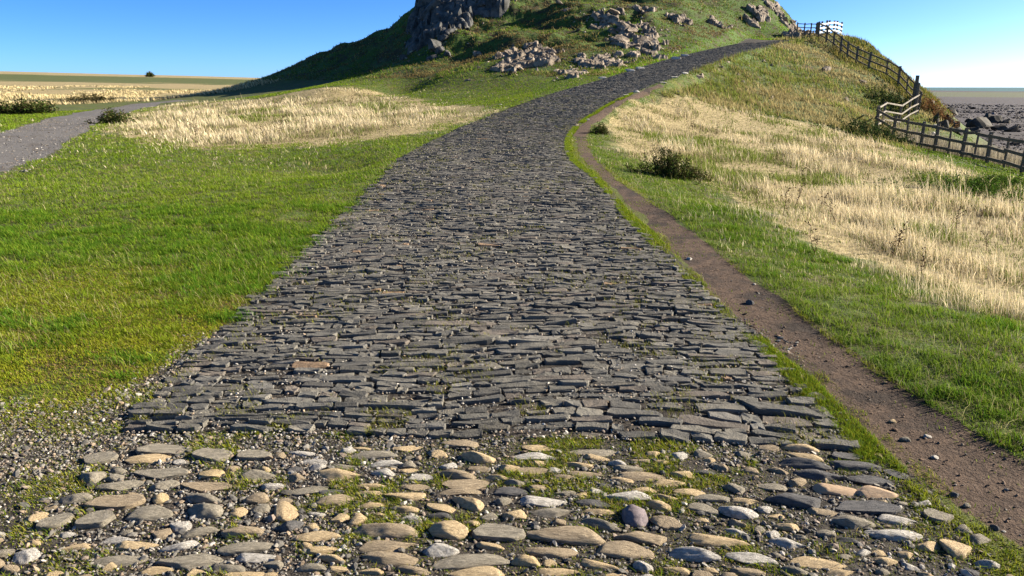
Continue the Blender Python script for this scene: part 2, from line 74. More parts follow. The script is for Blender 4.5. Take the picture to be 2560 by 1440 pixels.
def sstep(a, b, v):
    t = np.clip((v-a)/(b-a), 0, 1); return t*t*(3-2*t)
def _spline(K3, n=14):
    K3 = np.array(K3, float)
    P = np.vstack([2*K3[0]-K3[1], K3, 2*K3[-1]-K3[-2]]); o = []
    t = np.linspace(0, 1, n, endpoint=False)[:, None]
    for i in range(1, len(P)-2):
        a, b, c_, d = P[i-1:i+3]
        o.append(.5*((2*b)+(c_-a)*t+(2*a-5*b+4*c_-d)*t**2+(3*b-a-3*c_+d)*t**3))
    o.append(P[-2][None]); return np.vstack(o)
ROADC = _spline(ROAD)
_T = np.gradient(ROADC[:, :2], axis=0); _T /= np.linalg.norm(_T, axis=1)[:, None]
ROADN = np.stack([_T[:, 1], -_T[:, 0]], 1)            # points to the right of travel
ROADS = np.concatenate([[0], np.cumsum(np.linalg.norm(np.diff(ROADC[:, :2], axis=0), axis=1))])
def road_coord(x, y):
    """signed offset from the centre line (right positive), arc length, centre height"""
    x = np.asarray(x, float).ravel(); y = np.asarray(y, float).ravel()
    off = np.full(x.shape, 99.); S = np.zeros(x.shape); Z = np.zeros(x.shape)
    m = np.where((x > -12) & (x < 40) & (y > -6) & (y < 85))[0]
    A = ROADC[:-1, :2]; AB = ROADC[1:, :2]-A; L2 = (AB**2).sum(1)
    for i0 in range(0, len(m), 20000):
        k = m[i0:i0+20000]; p = np.stack([x[k], y[k]], 1)
        t = np.clip(((p[:, None]-A)*AB).sum(2)/L2, 0, 1)
        q = A+t[..., None]*AB; d = p[:, None]-q; dd = (d**2).sum(2); j = np.argmin(dd, 1); r = np.arange(len(k))
        cr = AB[j, 1]*d[r, j, 0]-AB[j, 0]*d[r, j, 1]
        off[k] = np.sqrt(dd[r, j])*np.sign(cr); tt = t[r, j]
        S[k] = ROADS[j]+tt*(ROADS[j+1]-ROADS[j]); Z[k] = ROADC[j, 2]+tt*(ROADC[j+1, 2]-ROADC[j, 2])
    return off, S, Z
_cp = np.array(CTRL, float)
_rp = ROADC[::5]
_rl = np.vstack([_rp, _rp+np.c_[ROADN[::5]*1.7, np.zeros(len(_rp))], _rp-np.c_[ROADN[::5]*1.7, np.zeros(len(_rp))]])
_cp = _cp[[np.min(np.hypot(*(_rl[:, :2]-p[:2]).T)) > 1.0 for p in _cp]]
_CP = np.vstack([_cp, _rl])
def _ker(dx, dy, cy):
    return np.sqrt(dx*dx+dy*dy+cy)
_C2 = 1.2+(np.hypot(_CP[:, 0], _CP[:, 1])*.035)**2
_A = _ker(_CP[:, None, 0]-_CP[None, :, 0], _CP[:, None, 1]-_CP[None, :, 1], _C2[None, :])
_n = len(_CP)
_M = np.zeros((_n+1, _n+1)); _M[:_n, :_n] = _A-np.eye(_n)*.12; _M[:_n, _n] = 1; _M[_n, :_n] = 1
_W = np.linalg.lstsq(_M, np.r_[_CP[:, 2], 0], rcond=1e-10)[0]
def _rbf(x, y):
    o = np.empty(x.shape)
    for i in range(0, len(x), 20000):
        k = slice(i, i+20000)
        o[k] = _ker(x[k, None]-_CP[:, 0], y[k, None]-_CP[:, 1], _C2) @ _W[:_n]+_W[_n]
    return o
def height(x, y, fine=True):
    shp = np.shape(x); x = np.asarray(x, float).ravel(); y = np.asarray(y, float).ravel()
    r = np.hypot(x, y); s = np.minimum(1, 420/np.maximum(r, 1e-6))
    z = _rbf(x*s, y*s)
    left = sstep(.35, .05, x/np.maximum(y, 1)); left = np.where(y < 10, x < 0, left)
    z = z-(r-420).clip(0)*np.where(left > .5, .03, .0012)
    off, S, Z = road_coord(x, y)
    ao = np.abs(off)
    hill = sstep(2.2, 6, z)*sstep(-3.5, 2, y-40)*sstep(120, 95, y)*sstep(3, 10, ao)
    z = z+hill*((fbm(x*.22, y*.22, 3)-.5)*2.2+(fbm(x*.7, y*.9, 5)-.5)*.8)
    ter = np.sin((z*2.3+fbm(x*.15, y*.15, 9)*5))                       # sheep-worn terracettes
    z = z+hill*ter*.14
    z = z+sstep(2.5, 9, ao)*(fbm(x*.35, y*.35, 11, 3)-.5)*.16*sstep(3, 25, r)
    shore = sstep(26, 32, x)*sstep(-2.2, -3.2, z)*sstep(400, 150, r)
    z = z+shore*((fbm(x*.25, y*.25, 13)-.45)*.5)
    if fine:
        z = z+(fbm(x*2.2, y*2.2, 15, 3)-.5)*.035*sstep(1.9, 2.6, ao)*(r < 60)
    w = sstep(2.6, 1.85, ao)*sstep(75, 68, S)
    camber = -.022*(ao/1.8)**2
    z = z*(1-w)+(Z+camber-.012)*w
    return z.reshape(shp)
# ---------------------------------------------------------------- helpers
def tag(o, label=None, cat=None, group=None, kind=None):
    if label: o['label'] = label
    if cat: o['category'] = cat
    if group: o['group'] = group
    if kind: o['kind'] = kind
    return o
def link(name, me, parent=None, loc=None):
    o = bpy.data.objects.new(name, me); COL.objects.link(o)
    if parent is not None: o.parent = parent
    if loc is not None: o.location = loc
    return o
def build_mesh(name, V, faces, mat=None, cols=None, smooth=False):
    """V (n,3); faces: list of (m,k) index arrays; cols: dict name -> (n,4) vertex colours"""
    me = bpy.data.meshes.new(name); V = np.asarray(V, np.float32)
    me.vertices.add(len(V)); me.vertices.foreach_set('co', V.ravel())
    fs = [np.asarray(f, np.int32) for f in faces if len(f)]
    loops = np.concatenate([f.ravel() for f in fs]); tot = np.concatenate([np.full(len(f), f.shape[1], np.int32) for f in fs])
    st = np.concatenate([[0], np.cumsum(tot)[:-1]]).astype(np.int32)
    me.loops.add(len(loops)); me.loops.foreach_set('vertex_index', loops)
    me.polygons.add(len(tot)); me.polygons.foreach_set('loop_start', st)
    me.polygons.foreach_set('loop_total', tot)
    me.polygons.foreach_set('use_smooth', np.full(len(tot), smooth))
    me.update(calc_edges=True)
    for k, c in (cols or {}).items():
        a = me.color_attributes.new(k, 'FLOAT_COLOR', 'POINT')
        c = np.asarray(c, np.float32)
        if c.shape[1] == 3: c = np.c_[c, np.ones(len(c), np.float32)]
        a.data.foreach_set('color', c.ravel())
    if mat: me.materials.append(mat)
    return me
def hz(x, y):
    return float(height(np.array([x]), np.array([y]))[0])
def inside(P, x, y):
    P = np.array(P, float); c = np.zeros(x.shape, bool); j = len(P)-1
    for i in range(len(P)):
        xi, yi = P[i]; xj, yj = P[j]
        if yi != yj:
            c ^= ((yi > y) != (yj > y)) & (x < (xj-xi)*(y-yi)/(yj-yi)+xi)
        j = i
    return c
def pdist(P, x, y):
    """signed distance to a polygon, positive inside"""
    P = np.array(P, float); Q = np.roll(P, -1, 0); d = np.full(x.shape, 1e9)
    for a, b in zip(P, Q):
        ab = b-a; t = np.clip(((x-a[0])*ab[0]+(y-a[1])*ab[1])/max(ab@ab, 1e-9), 0, 1)
        d = np.minimum(d, np.hypot(x-a[0]-t*ab[0], y-a[1]-t*ab[1]))
    return np.where(inside(P, x, y), d, -d)
# ---------------------------------------------------------------- materials
class NT:
    def __init__(s, name, rough=.9):
        s.m = bpy.data.materials.new(name); s.m.use_nodes = True; s.t = s.m.node_tree
        s.b = s.t.nodes['Principled BSDF']; s.b.inputs['Roughness'].default_value = rough
        s.b.inputs['Specular IOR Level'].default_value = .3
        s.out = s.t.nodes['Material Output']
    def n(s, k, **kw):
        o = s.t.nodes.new(k)
        for a, v in kw.items(): setattr(o, a, v)
        return o
    def l(s, a, b): s.t.links.new(a, b)
    def noise(s, scale, detail=4, rough=.6, vec=None, dist=0):
        o = s.n('ShaderNodeTexNoise'); o.inputs['Scale'].default_value = scale
        o.inputs['Detail'].default_value = detail; o.inputs['Roughness'].default_value = rough; o.inputs['Distortion'].default_value = dist
        s.l(vec if vec is not None else s.pos(), o.inputs['Vector']); return o.outputs['Fac']
    def pos(s):
        if not hasattr(s, '_p'): s._p = s.n('ShaderNodeNewGeometry').outputs['Position']
        return s._p
    def objc(s):
        if not hasattr(s, '_o'): s._o = s.n('ShaderNodeTexCoord').outputs['Object']
        return s._o
    def ramp(s, fac, stops):
        o = s.n('ShaderNodeValToRGB'); e = o.color_ramp.elements
        while len(e) < len(stops): e.new(.5)
        for q, (p, c) in zip(e, stops): q.position = p; q.color = (*c, 1) if len(c) == 3 else c
        s.l(fac, o.inputs[0]); return o.outputs[0]
    def mix(s, f, a, b, mode='MIX'):
        o = s.n('ShaderNodeMix', data_type='RGBA', blend_type=mode)
        for i, v in ((0, f), (6, a), (7, b)):
            if isinstance(v, (int, float)): o.inputs[i].default_value = v
            elif isinstance(v, tuple): o.inputs[i].default_value = (*v, 1)
            else: s.l(v, o.inputs[i])
        return o.outputs[2]
    def math(s, op, a, b=0., c=None):
        o = s.n('ShaderNodeMath', operation=op)
        for i, v in enumerate((a, b) if c is None else (a, b, c)):
            if isinstance(v, (int, float)): o.inputs[i].default_value = v
            else: s.l(v, o.inputs[i])
        return o.outputs[0]
    def step(s, v, lo, hi):
        o = s.n('ShaderNodeMapRange', interpolation_type='SMOOTHSTEP'); s.l(v, o.inputs[0])
        o.inputs[1].default_value = lo; o.inputs[2].default_value = hi; return o.outputs[0]
    def attr(s, name):
        o = s.n('ShaderNodeAttribute'); o.attribute_name = name; return o
    def bump(s, h, strength=.5, dist=.01):
        o = s.n('ShaderNodeBump'); o.inputs['Strength'].default_value = strength; o.inputs['Distance'].default_value = dist
        s.l(h, o.inputs['Height']); s.l(o.outputs[0], s.b.inputs['Normal'])
    def col(s, c): s.l(c, s.b.inputs['Base Color']); return s.m

def blade_mat(name, trans=.35):
    k = NT(name); t = k.t; t.nodes.remove(k.b)
    a = k.attr('Col').outputs['Color']
    d = k.n('ShaderNodeBsdfDiffuse'); tr = k.n('ShaderNodeBsdfTranslucent'); m = k.n('ShaderNodeMixShader'); m.inputs[0].default_value = trans
    k.l(a, d.inputs[0]); k.l(a, tr.inputs[0]); k.l(d.outputs[0], m.inputs[1]); k.l(tr.outputs[0], m.inputs[2])
    k.l(m.outputs[0], k.out.inputs[0])
    return k.m
M_BLADE = blade_mat('grass_blade'); M_DRY = blade_mat('dry_grass_blade', .3)

# ground: masks M1 = dirt, gravel, dry grass, hill brown; M2 = rock, shore, moss, stony track
k = NT('ground', .95)
m1 = k.attr('M1'); m2 = k.attr('M2')
s1 = k.n('ShaderNodeSeparateColor'); k.l(m1.outputs['Color'], s1.inputs[0]); s2 = k.n('ShaderNodeSeparateColor'); k.l(m2.outputs['Color'], s2.inputs[0])
n1 = k.noise(1.3, 6, .65); n2 = k.noise(9, 5, .7); n3 = k.noise(60, 4, .7); n4 = k.noise(.12, 5, .6)
base = k.mix(k.step(n2, .35, .7), (.045, .065, .010), (.085, .125, .016))
base = k.mix(k.step(n1, .45, .7), base, (.13, .125, .02)); base = k.mix(k.math('MULTIPLY', k.step(n3, .5, .7), .7), base, (.05, .042, .014))
base = k.mix(k.math('MULTIPLY', k.step(k.noise(2.2, 5, .7), .5, .6), .75), base, (.085, .06, .028))
hillc = k.mix(k.step(n2, .4, .65), (.035, .03, .011), (.075, .05, .022))
hillc = k.mix(k.step(k.noise(.8, 6, .7), .45, .62), (.06, .10, .014), hillc)
def msk(sock, noise=None, lo=.35, hi=.6, amt=.5):
    v = k.math('ADD', sock, k.math('MULTIPLY', k.math('SUBTRACT', n2 if noise is None else noise, .5), amt)); return k.step(v, lo, hi)
c = k.mix(msk(m1.outputs['Alpha']), base, hillc)
dryc = k.mix(k.step(n2, .35, .7), (.17, .13, .055), (.42, .33, .16))
c = k.mix(msk(s1.outputs[2]), c, dryc)
c = k.mix(msk(s2.outputs[2]), c, k.mix(n2, (.05, .065, .010), (.11, .115, .014)))
trackc = k.mix(k.step(n3, .35, .65), (.07, .064, .058), (.17, .155, .14))
trackc = k.mix(k.step(n1, .52, .7), trackc, (.085, .07, .055))
c = k.mix(msk(m2.outputs['Alpha']), c, trackc)
grav = k.mix(k.step(n3, .4, .65), (.022, .017, .012), (.065, .054, .043))
c = k.mix(msk(s1.outputs[1], lo=.4, hi=.6), c, grav)
dirt = k.mix(k.step(n2, .3, .7), (.052, .030, .017), (.098, .060, .036)); dirt = k.mix(k.step(n3, .55, .75), dirt, (.15, .108, .075))
dirt = k.mix(k.step(n1, .5, .62), dirt, (.032, .020, .012))
c = k.mix(msk(s1.outputs[0], lo=.4, hi=.6), c, dirt)
vor = k.n('ShaderNodeTexVoronoi'); vor.inputs['Scale'].default_value = .9; k.l(k.pos(), vor.inputs['Vector'])
shore = k.mix(k.step(n1, .4, .6), (.016, .012, .011), (.062, .047, .042)); shore = k.mix(k.step(n4, .5, .6), shore, (.05, .036, .037))
c = k.mix(s2.outputs[1], c, shore)
rock = k.mix(k.step(n1, .35, .65), (.09, .085, .08), (.30, .27, .24))
c = k.mix(msk(s2.outputs[0]), c, rock)
k.bump(k.math('ADD', k.math('MULTIPLY', n2, .6), k.math('MULTIPLY', n3, .25)), .9, .05)
M_GROUND = k.col(c)
k = NT('sea', .75); k.b.inputs['Base Color'].default_value = (.03, .10, .10, 1)
k.bump(k.noise(.4, 5, .7), .3, .4); M_SEA = k.m

def stone_mat(name, c0, c1, spk=(.3, .3, .3), sc=12, bump=.35, attr=None, rough=.8):
    k = NT(name, rough); k.b.inputs['Specular IOR Level'].default_value = .15
    v = k.objc() if attr is None else k.pos()
    n = k.noise(sc, 6, .65, v); f = k.noise(sc*9, 3, .7, v)
    if attr: c = k.attr(attr).outputs['Color']; c = k.mix(k.step(n, .3, .7), c, (1.45, 1.4, 1.35), 'MULTIPLY'); 
    else: c = k.mix(k.step(n, .3, .7), c0, c1)
    c = k.mix(k.math('MULTIPLY', k.step(f, .56, .75), .5), c, spk)
    c = k.mix(k.math('MULTIPLY', k.step(f, .44, .28), .45), c, (.02, .018, .016))
    k.bump(k.math('ADD', n, k.math('MULTIPLY', f, .4)), bump, .02)
    return k.col(c)
M_COB = {
 'T': stone_mat('tan_sandstone', (0.357, 0.257, 0.144), (0.600, 0.455, 0.263), (0.812, 0.677, 0.462), 5, .8),
 'B': stone_mat('brown_stone', (0.232, 0.176, 0.112), (0.406, 0.317, 0.208), (0.551, 0.487, 0.351), 5, .8),
 'O': stone_mat('orange_sandstone', (0.348, 0.235, 0.144), (0.450, 0.317, 0.199), (0.609, 0.520, 0.367), 5, .3),
 'Y': stone_mat('yellow_sandstone', (.38, .27, .13), (.56, .43, .25), (.75, .62, .42), 4, .8),
 'W': stone_mat('pale_stone', (0.319, 0.290, 0.246), (0.725, 0.667, 0.580), (0.899, 0.841, 0.754), 4, 1.0),
 'G': stone_mat('grey_stone', (.175, .152, .112), (.335, .292, .222), (.48, .43, .34), 4, .8),
 'D': stone_mat('dark_slate_stone', (0.072, 0.070, 0.070), (0.152, 0.142, 0.133), (0.246, 0.232, 0.217), 4, .8),
 'P': stone_mat('purple_grey_stone', (0.116, 0.096, 0.099), (0.203, 0.162, 0.160), (0.319, 0.275, 0.261), 4, .3),
}
M_SETT = stone_mat('slate', None, None, (.17, .165, .15), 14, .8, 'Col', .8)
M_PEB = stone_mat('pebble', None, None, (.4, .38, .34), 60, .2, 'Col')
M_ROCK = stone_mat('hill_rock', (.075, .055, .036), (.33, .265, .195), (.45, .38, .30), 1.8, 1.0)
M_CRAG = stone_mat('whinstone', (.03, .03, .026), (.13, .125, .115), (.2, .19, .17), 1.2, 1.)
M_SHORE = stone_mat('wet_shore_rock', (.03, .026, .02), (.10, .085, .06), (.16, .14, .11), 1.2, .8)
M_PALE = stone_mat('pale_shore_rock', (.36, .32, .27), (.58, .53, .45), (.6, .55, .5), 2, .6)

# ---------------------------------------------------------------- ground sheet
def grow(a, b, st, fac, end):
    o = list(np.arange(a, b, st)); s_ = st
    while o[-1] < end: s_ *= fac; o.append(o[-1]+s_)
    return np.array(o)
xp = np.concatenate([np.arange(0, 5.5, .055), np.arange(5.5, 13, .13), grow(13, 42, .3, 1.1, 9000)])
gx = np.concatenate([-xp[:0:-1], xp])
gy = np.concatenate([-grow(2, 8, .5, 1.25, 60)[::-1], np.arange(-1.5, 1.5, .25), np.arange(1.5, 12, .055), np.arange(12, 26, .14), grow(26, 100, .3, 1.08, 9000)])
gy = np.unique(np.round(gy, 4))
GX, GY = np.meshgrid(gx, gy); xx = GX.ravel(); yy = GY.ravel()
zz = height(xx, yy)
rr = np.hypot(xx, yy)
off, S, Zc = road_coord(xx, yy)
jx = (fbm(xx*1.2, yy*1.2, 21)-.5); jy = (fbm(xx*1.2, yy*1.2, 22)-.5)
def soft(P, w=.12, j=.35, far=.02):
    ww = w+rr*far; m = np.zeros(len(xx)); P_ = np.array(P)
    k = (xx > P_[:, 0].min()-2) & (xx < P_[:, 0].max()+2) & (yy > P_[:, 1].min()-2) & (yy < P_[:, 1].max()+2)
    m[k] = sstep(-1, 1, pdist(P, xx[k]+jx[k]*j, yy[k]+jy[k]*j)/ww[k]); return m
m_dirt = soft(DIRT, .06, .25, .004); m_grav = np.maximum(soft(GRAVEL, .10, .4, .0), sstep(1.95, 1.75, np.abs(off))*(S < 72))
m_track = soft(TRACK, .1, .8, .01); m_dry = np.maximum(soft(DRYL, .3, 1.5, .04), soft(DRYR, .3, 1.2, .05))
zl = height(xx, yy, False)
m_hill = np.maximum(sstep(1.9, 3.2, zl)*sstep(38, 48, yy), sstep(2.6, 5, off)*sstep(26, 34, yy)*(xx > 3)*(off < 90)*.45)*(yy < 140)
m_shore = np.maximum(sstep(-2.1, -2.8, zl)*(xx > 20), (xx > 60)*1.)
m_moss = sstep(1.72, 1.8, off)*sstep(2.12, 2.02, off)*(yy < 32)
# slope -> bare rock on the steep left side of the mound
gxr = np.gradient(zz.reshape(GX.shape), gx, axis=1); gyr = np.gradient(zz.reshape(GX.shape), gy, axis=0)
slope = np.hypot(gxr, gyr).ravel()
m_rock = sstep(.75, 1.1, slope)*(m_hill > .3)*0.0*sstep(.4, .6, fbm(xx*.6, yy*.6, 31))
# the flat land far off: bands of dry grass and pasture; sand bank on the shore
farl = (yy > 75) & (xx < -8) & ((zl < 1.3) | (yy > 125)); b = fbm(xx*.02, yy*.06, 33)
b2_ = fbm(xx*.10, yy*.10, 34)
m_dry = np.where(farl, np.clip(sstep(80, 88, yy)*(sstep(125, 105, yy)+.35*sstep(230, 190, yy)+.45*sstep(.42, .58, b2_)*sstep(230, 190, yy)+sstep(265, 300, yy)*.8+sstep(.55, .62, b)*.3), 0, 1), m_dry)
sand = (xx > 60) & (yy > 430) & (yy < 1000)
m_shore = np.where(sand, .3, m_shore); m_dry = np.where(sand, .0, m_dry)
def gridder(arr):
    A_ = np.asarray(arr, float).reshape(GX.shape)
    def f(x, y, *_):
        shp = np.shape(x); x = np.asarray(x, float).ravel(); y = np.asarray(y, float).ravel()
        i = np.clip(np.searchsorted(gx, x)-1, 0, len(gx)-2); j = np.clip(np.searchsorted(gy, y)-1, 0, len(gy)-2)
        u = (x-gx[i])/(gx[i+1]-gx[i]); v = (y-gy[j])/(gy[j+1]-gy[j])
        return ((A_[j, i]*(1-u)+A_[j, i+1]*u)*(1-v)+(A_[j+1, i]*(1-u)+A_[j+1, i+1]*u)*v).reshape(shp)
    return f
_h1, _h2, _g1, _g2, _g3 = gridder(zz), gridder(zl), gridder(off), gridder(S), gridder(Zc)
def height(x, y, fine=True): return (_h1 if fine else _h2)(x, y)
def road_coord(x, y): return _g1(np.ravel(x), np.ravel(y)), _g2(np.ravel(x), np.ravel(y)), _g3(np.ravel(x), np.ravel(y))
ny, nx = GX.shape
idx = np.arange(nx*ny).reshape(ny, nx); q = np.stack([idx[:-1, :-1], idx[:-1, 1:], idx[1:, 1:], idx[1:, :-1]], -1).reshape(-1, 4)
me = build_mesh('ground', np.c_[xx, yy, zz], [q], M_GROUND, {'M1': np.c_[m_dirt, m_grav, m_dry, m_hill], 'M2': np.c_[m_rock, m_shore, m_moss, m_track]}, True)
tag(link('ground', me), kind='structure')
a = np.linspace(R(-20), R(110), 60); ring = [400, 1200, 4000, 15000, 50000]
V = [(r*math.sin(t), r*math.cos(t), -5.2) for r in ring for t in a]
q = np.array([[i*60+j, i*60+j+1, (i+1)*60+j+1, (i+1)*60+j] for i in range(4) for j in range(59)])
tag(link('sea', build_mesh('sea', V, [q[:, ::-1]], M_SEA)), kind='structure')
# ---------------------------------------------------------------- slate setts of the causeway
def road_at(s, o):
    """arc length and offset (right positive) -> x, y"""
    cx = np.interp(s, ROADS, ROADC[:, 0]); cy = np.interp(s, ROADS, ROADC[:, 1])
    nx_ = np.interp(s, ROADS, ROADN[:, 0]); ny_ = np.interp(s, ROADS, ROADN[:, 1])
    return cx+nx_*o, cy+ny_*o
S0 = float(np.interp(3.23, ROADC[:, 1], ROADS))
rows = []; s_ = S0; row = 0
HW = 1.775
while s_ < 72.5:
    d = rng.uniform(.046, .082); o = -HW+rng.normal(0, .045); i = 0
    end = min(HW+rng.normal(0, .03), HW+.03)
    while o < end-.05:
        L = float(np.clip(rng.lognormal(math.log(.150), .42), .06, .34))
        if o+L > end+.01: L = max(end-o, .08)
        gap = rng.uniform(.001, .014)
        rows.append((row, i, s_+d/2, o+L/2, L-gap, d-rng.uniform(.001, .014)))
        o += L; i += 1
    s_ += d; row += 1
ST = np.array(rows); ST = ST[(ST[:, 0] > 2) | (rng.random(len(ST)) > .14)]; NS = len(ST)
srow = ST[:, 0].astype(int); su = ST[:, 3]; sl_ = ST[:, 4]; sd_ = ST[:, 5]
wav = (fbm(su*1.1+3, ST[:, 2]*.35, 41)-.5)*.16*np.minimum(1, (ST[:, 2]-S0)*1.5+.6)
ss_ = ST[:, 2]+wav
skew = (fbm(su*1.1+3.4, ST[:, 2]*.35, 41)-fbm(su*1.1+2.6, ST[:, 2]*.35, 41))*.16
bad = rng.random(NS) < .10                                             # broken or sunk setts
sd_ = np.where(bad, sd_*rng.uniform(.5, .8, NS), sd_*rng.uniform(.86, 1.1, NS)); sl_ = np.where(bad, sl_*.75, sl_)
ang = np.linspace(0, 2*np.pi, 10, endpoint=False)+.31
# super-ellipse outline with knocked corners
ca, sa = np.cos(ang), np.sin(ang); pw = .36
ox = np.sign(ca)*np.abs(ca)**pw; oy = np.sign(sa)*np.abs(sa)**pw
K = 10
OX = ox[None]*(sl_[:, None]/2)*(1+rng.normal(0, .10, (NS, K))); OY = oy[None]*(sd_[:, None]/2)*(1+rng.normal(0, .16, (NS, K)))
taper = rng.normal(0, .16, NS)[:, None]; OY = OY*(1+taper*OX/(sl_[:, None]/2))
rotj = rng.normal(0, .035, NS)+skew/.3*1.0
tiltx = rng.normal(0, .045, NS); tilty = rng.normal(-.02, .075, NS)
tp = rng.normal(.017, .0055, NS)+(fbm(su*1.5, ss_*1.5, 43)-.5)*.02; tp = np.where(bad, tp-.012, tp)
def ring(fx, fy, z, jz=0.):
    x = OX*fx; y = OY*fy
    zz_ = z[:, None]+tiltx[:, None]*x+tilty[:, None]*y+(rng.normal(0, jz, (NS, K)) if jz else 0)
    c, s = np.cos(rotj)[:, None], np.sin(rotj)[:, None]
    return x*c-y*s, x*s+y*c, zz_
R0 = ring(.95, .88, tp, .0034); R1 = ring(1., 1., tp-.005, .003); R2 = ring(1.02, 1.02, tp-.06)
ctr = (np.zeros((NS, 1)), np.zeros((NS, 1)), (tp+rng.normal(0, .0035, NS))[:, None])
LX, LY, LZ = [np.concatenate([a_, b_, c_, d_], 1) for a_, b_, c_, d_ in zip(ctr, R0, R1, R2)]
gs = ss_[:, None]+LY; go = su[:, None]+LX
wx, wy = road_at(gs.ravel(), go.ravel())
zc = np.interp(gs.ravel(), ROADS, ROADC[:, 2])-.022*(go.ravel()/1.8)**2-.012
SV = np.stack([wx, wy, zc+LZ.ravel()], 1).reshape(NS, 1+3*K, 3)
# colour per stone
hue = rng.random(NS); val = rng.lognormal(0, .16, NS)
pal = np.array([(.094, .089, .077), (.106, .100, .085), (.120, .111, .091), (.114, .098, .080), (.084, .080, .071)])
SC = pal[np.digitize(hue, [.3, .6, .8, .9])]*val[:, None]
odd = rng.random(NS); SC[odd < .008] = (.19, .13, .08); SC[(odd > .008) & (odd < .02)] = (.15, .14, .12)
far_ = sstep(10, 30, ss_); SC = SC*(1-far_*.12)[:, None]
tri = np.array([(0, 1+j, 1+(j+1) % K) for j in range(K)])
qd = np.array([(1+r*K+j, 1+(r+1)*K+j, 1+(r+1)*K+(j+1) % K, 1+r*K+(j+1) % K) for r in range(2) for j in range(K)])
NSOLO = 300
order = np.lexsort((su, srow)); visible = np.ones(NS, bool)
solo = order[:NSOLO]; rest = order[NSOLO:]
nv = 1+3*K
base = (np.arange(len(rest))*nv)[:, None, None]
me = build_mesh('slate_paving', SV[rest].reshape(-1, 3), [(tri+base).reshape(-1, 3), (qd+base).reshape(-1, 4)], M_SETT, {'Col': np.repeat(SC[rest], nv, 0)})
tag(link('slate_paving', me), 'dark slate setts laid in close rows up the causeway towards the hill', 'paving', 'slate setts paving the causeway', 'stuff')
ORD = ['first', 'second', 'third', 'fourth', 'fifth', 'sixth', 'seventh', 'eighth', 'ninth', 'tenth', 'eleventh', 'twelfth', 'thirteenth', 'fourteenth', 'fifteenth', 'sixteenth', 'seventeenth', 'eighteenth', 'nineteenth', 'twentieth', 'twenty-first', 'twenty-second', 'twenty-third', 'twenty-fourth', 'twenty-fifth', 'twenty-sixth', 'twenty-seventh', 'twenty-eighth']
rowcount = {r: int((srow[solo] == r).sum()) for r in set(srow[solo])}
def side_ord(i, n):
    return (ORD[i]+' from the left') if i < (n+1)//2 else (ORD[n-1-i]+' from the right')
seen = {}
for i in solo:
    r = int(srow[i]); kx = seen.get(r, 0); seen[r] = kx+1
    v = SV[i]; c0 = v.mean(0)
    me = build_mesh('slate_sett', v-c0, [tri, qd], M_SETT, {'Col': np.repeat(SC[i:i+1], nv, 0)})
    o = link('slate_sett', me, loc=c0)
    tone = 'tan' if odd[i] < .008 else ('dark' if SC[i].mean() < .09 else 'grey'); size = 'long' if sl_[i] > .22 else ('short' if sl_[i] < .14 else 'flat')
    tag(o, '%s %s slate sett, %s in the %s row above the cobbles' % (size, tone, side_ord(kx, rowcount[r]), ORD[r]), 'paving stone', 'slate setts paving the causeway')

# ---------------------------------------------------------------- stone base meshes
import bmesh
def ico(sub):
    bm = bmesh.new(); bmesh.ops.create_icosphere(bm, subdivisions=sub, radius=1)
    V = np.array([v.co[:] for v in bm.verts]); Fc = np.array([[v.index for v in f.verts] for f in bm.faces]); bm.free(); return V, Fc
def n3(V, f, s):
    return fbm(V[:, 0]*f+V[:, 2]*f*.7, V[:, 1]*f-V[:, 2]*f*.6, s, 3)-.5
I1, I3, I4 = ico(1), ico(3), ico(4)
def cobble_base(seed, flat=False, name='cobble'):
    V, Fc = I4; V = V.copy(); r = np.random.default_rng(seed)
    if flat:                                   # split slab with a level top
        p = .5; n = np.abs(V[:, :2]); V[:, :2] = np.sign(V[:, :2])*n**(.82)*(1+.35*n3(V, 1.2, seed))[:, None]
        V[:, 2] = np.clip(V[:, 2]*1.6, -1, .62+.05*n3(V, 2.2, seed))
        for _ in range(5):
            a = r.uniform(0, 2*math.pi); d = np.array([math.cos(a), math.sin(a)]); lim = r.uniform(.6, .92)
            e = V[:, :2]@d-lim; V[:, :2] -= np.outer(np.clip(e, 0, None), d)*.85
    else:
        V[:, 0] *= 1+.26*r.normal()*V[:, 1]*.6; V[:, 1] *= 1+.34*r.normal()*V[:, 0]
        V[:, 1] += .22*r.normal()*(V[:, 0]**2-.4); V[:, 2] *= 1+.3*r.normal()*V[:, 0]*.7
        V *= (1+.42*n3(V, 1.1, seed))[:, None]
        for _ in range(7):
            d = r.normal(size=3)*np.array([1, 1, 1.3]); d /= np.linalg.norm(d); e = V@d-r.uniform(.55, .88); V -= np.outer(np.clip(e, 0, None), d)*.8
    V = V*(1+.13*n3(V, 3, seed+3)+.06*n3(V, 8, seed+5))[:, None]
    V[:, 2] = np.maximum(V[:, 2], -.6)
    V[:, :2] /= np.abs(V[:, :2]).max(0)
    return V, Fc
CB = {False: [cobble_base(50+i) for i in range(16)], True: [cobble_base(80+i, True) for i in range(9)]}
cob_mesh = {}
def cobble_mesh(kind, flat, i, name='cobble'):
    key = (kind, flat, i, name)
    if key not in cob_mesh:
        V, Fc = CB[flat][i]; cob_mesh[key] = build_mesh(name, V, [Fc], M_COB[kind], None, True)
    return cob_mesh[key]
CN = {'T': 'tan', 'B': 'brown', 'O': 'smooth orange brown', 'Y': 'yellowish', 'W': 'pale', 'G': 'grey', 'D': 'dark', 'P': 'purple grey'}
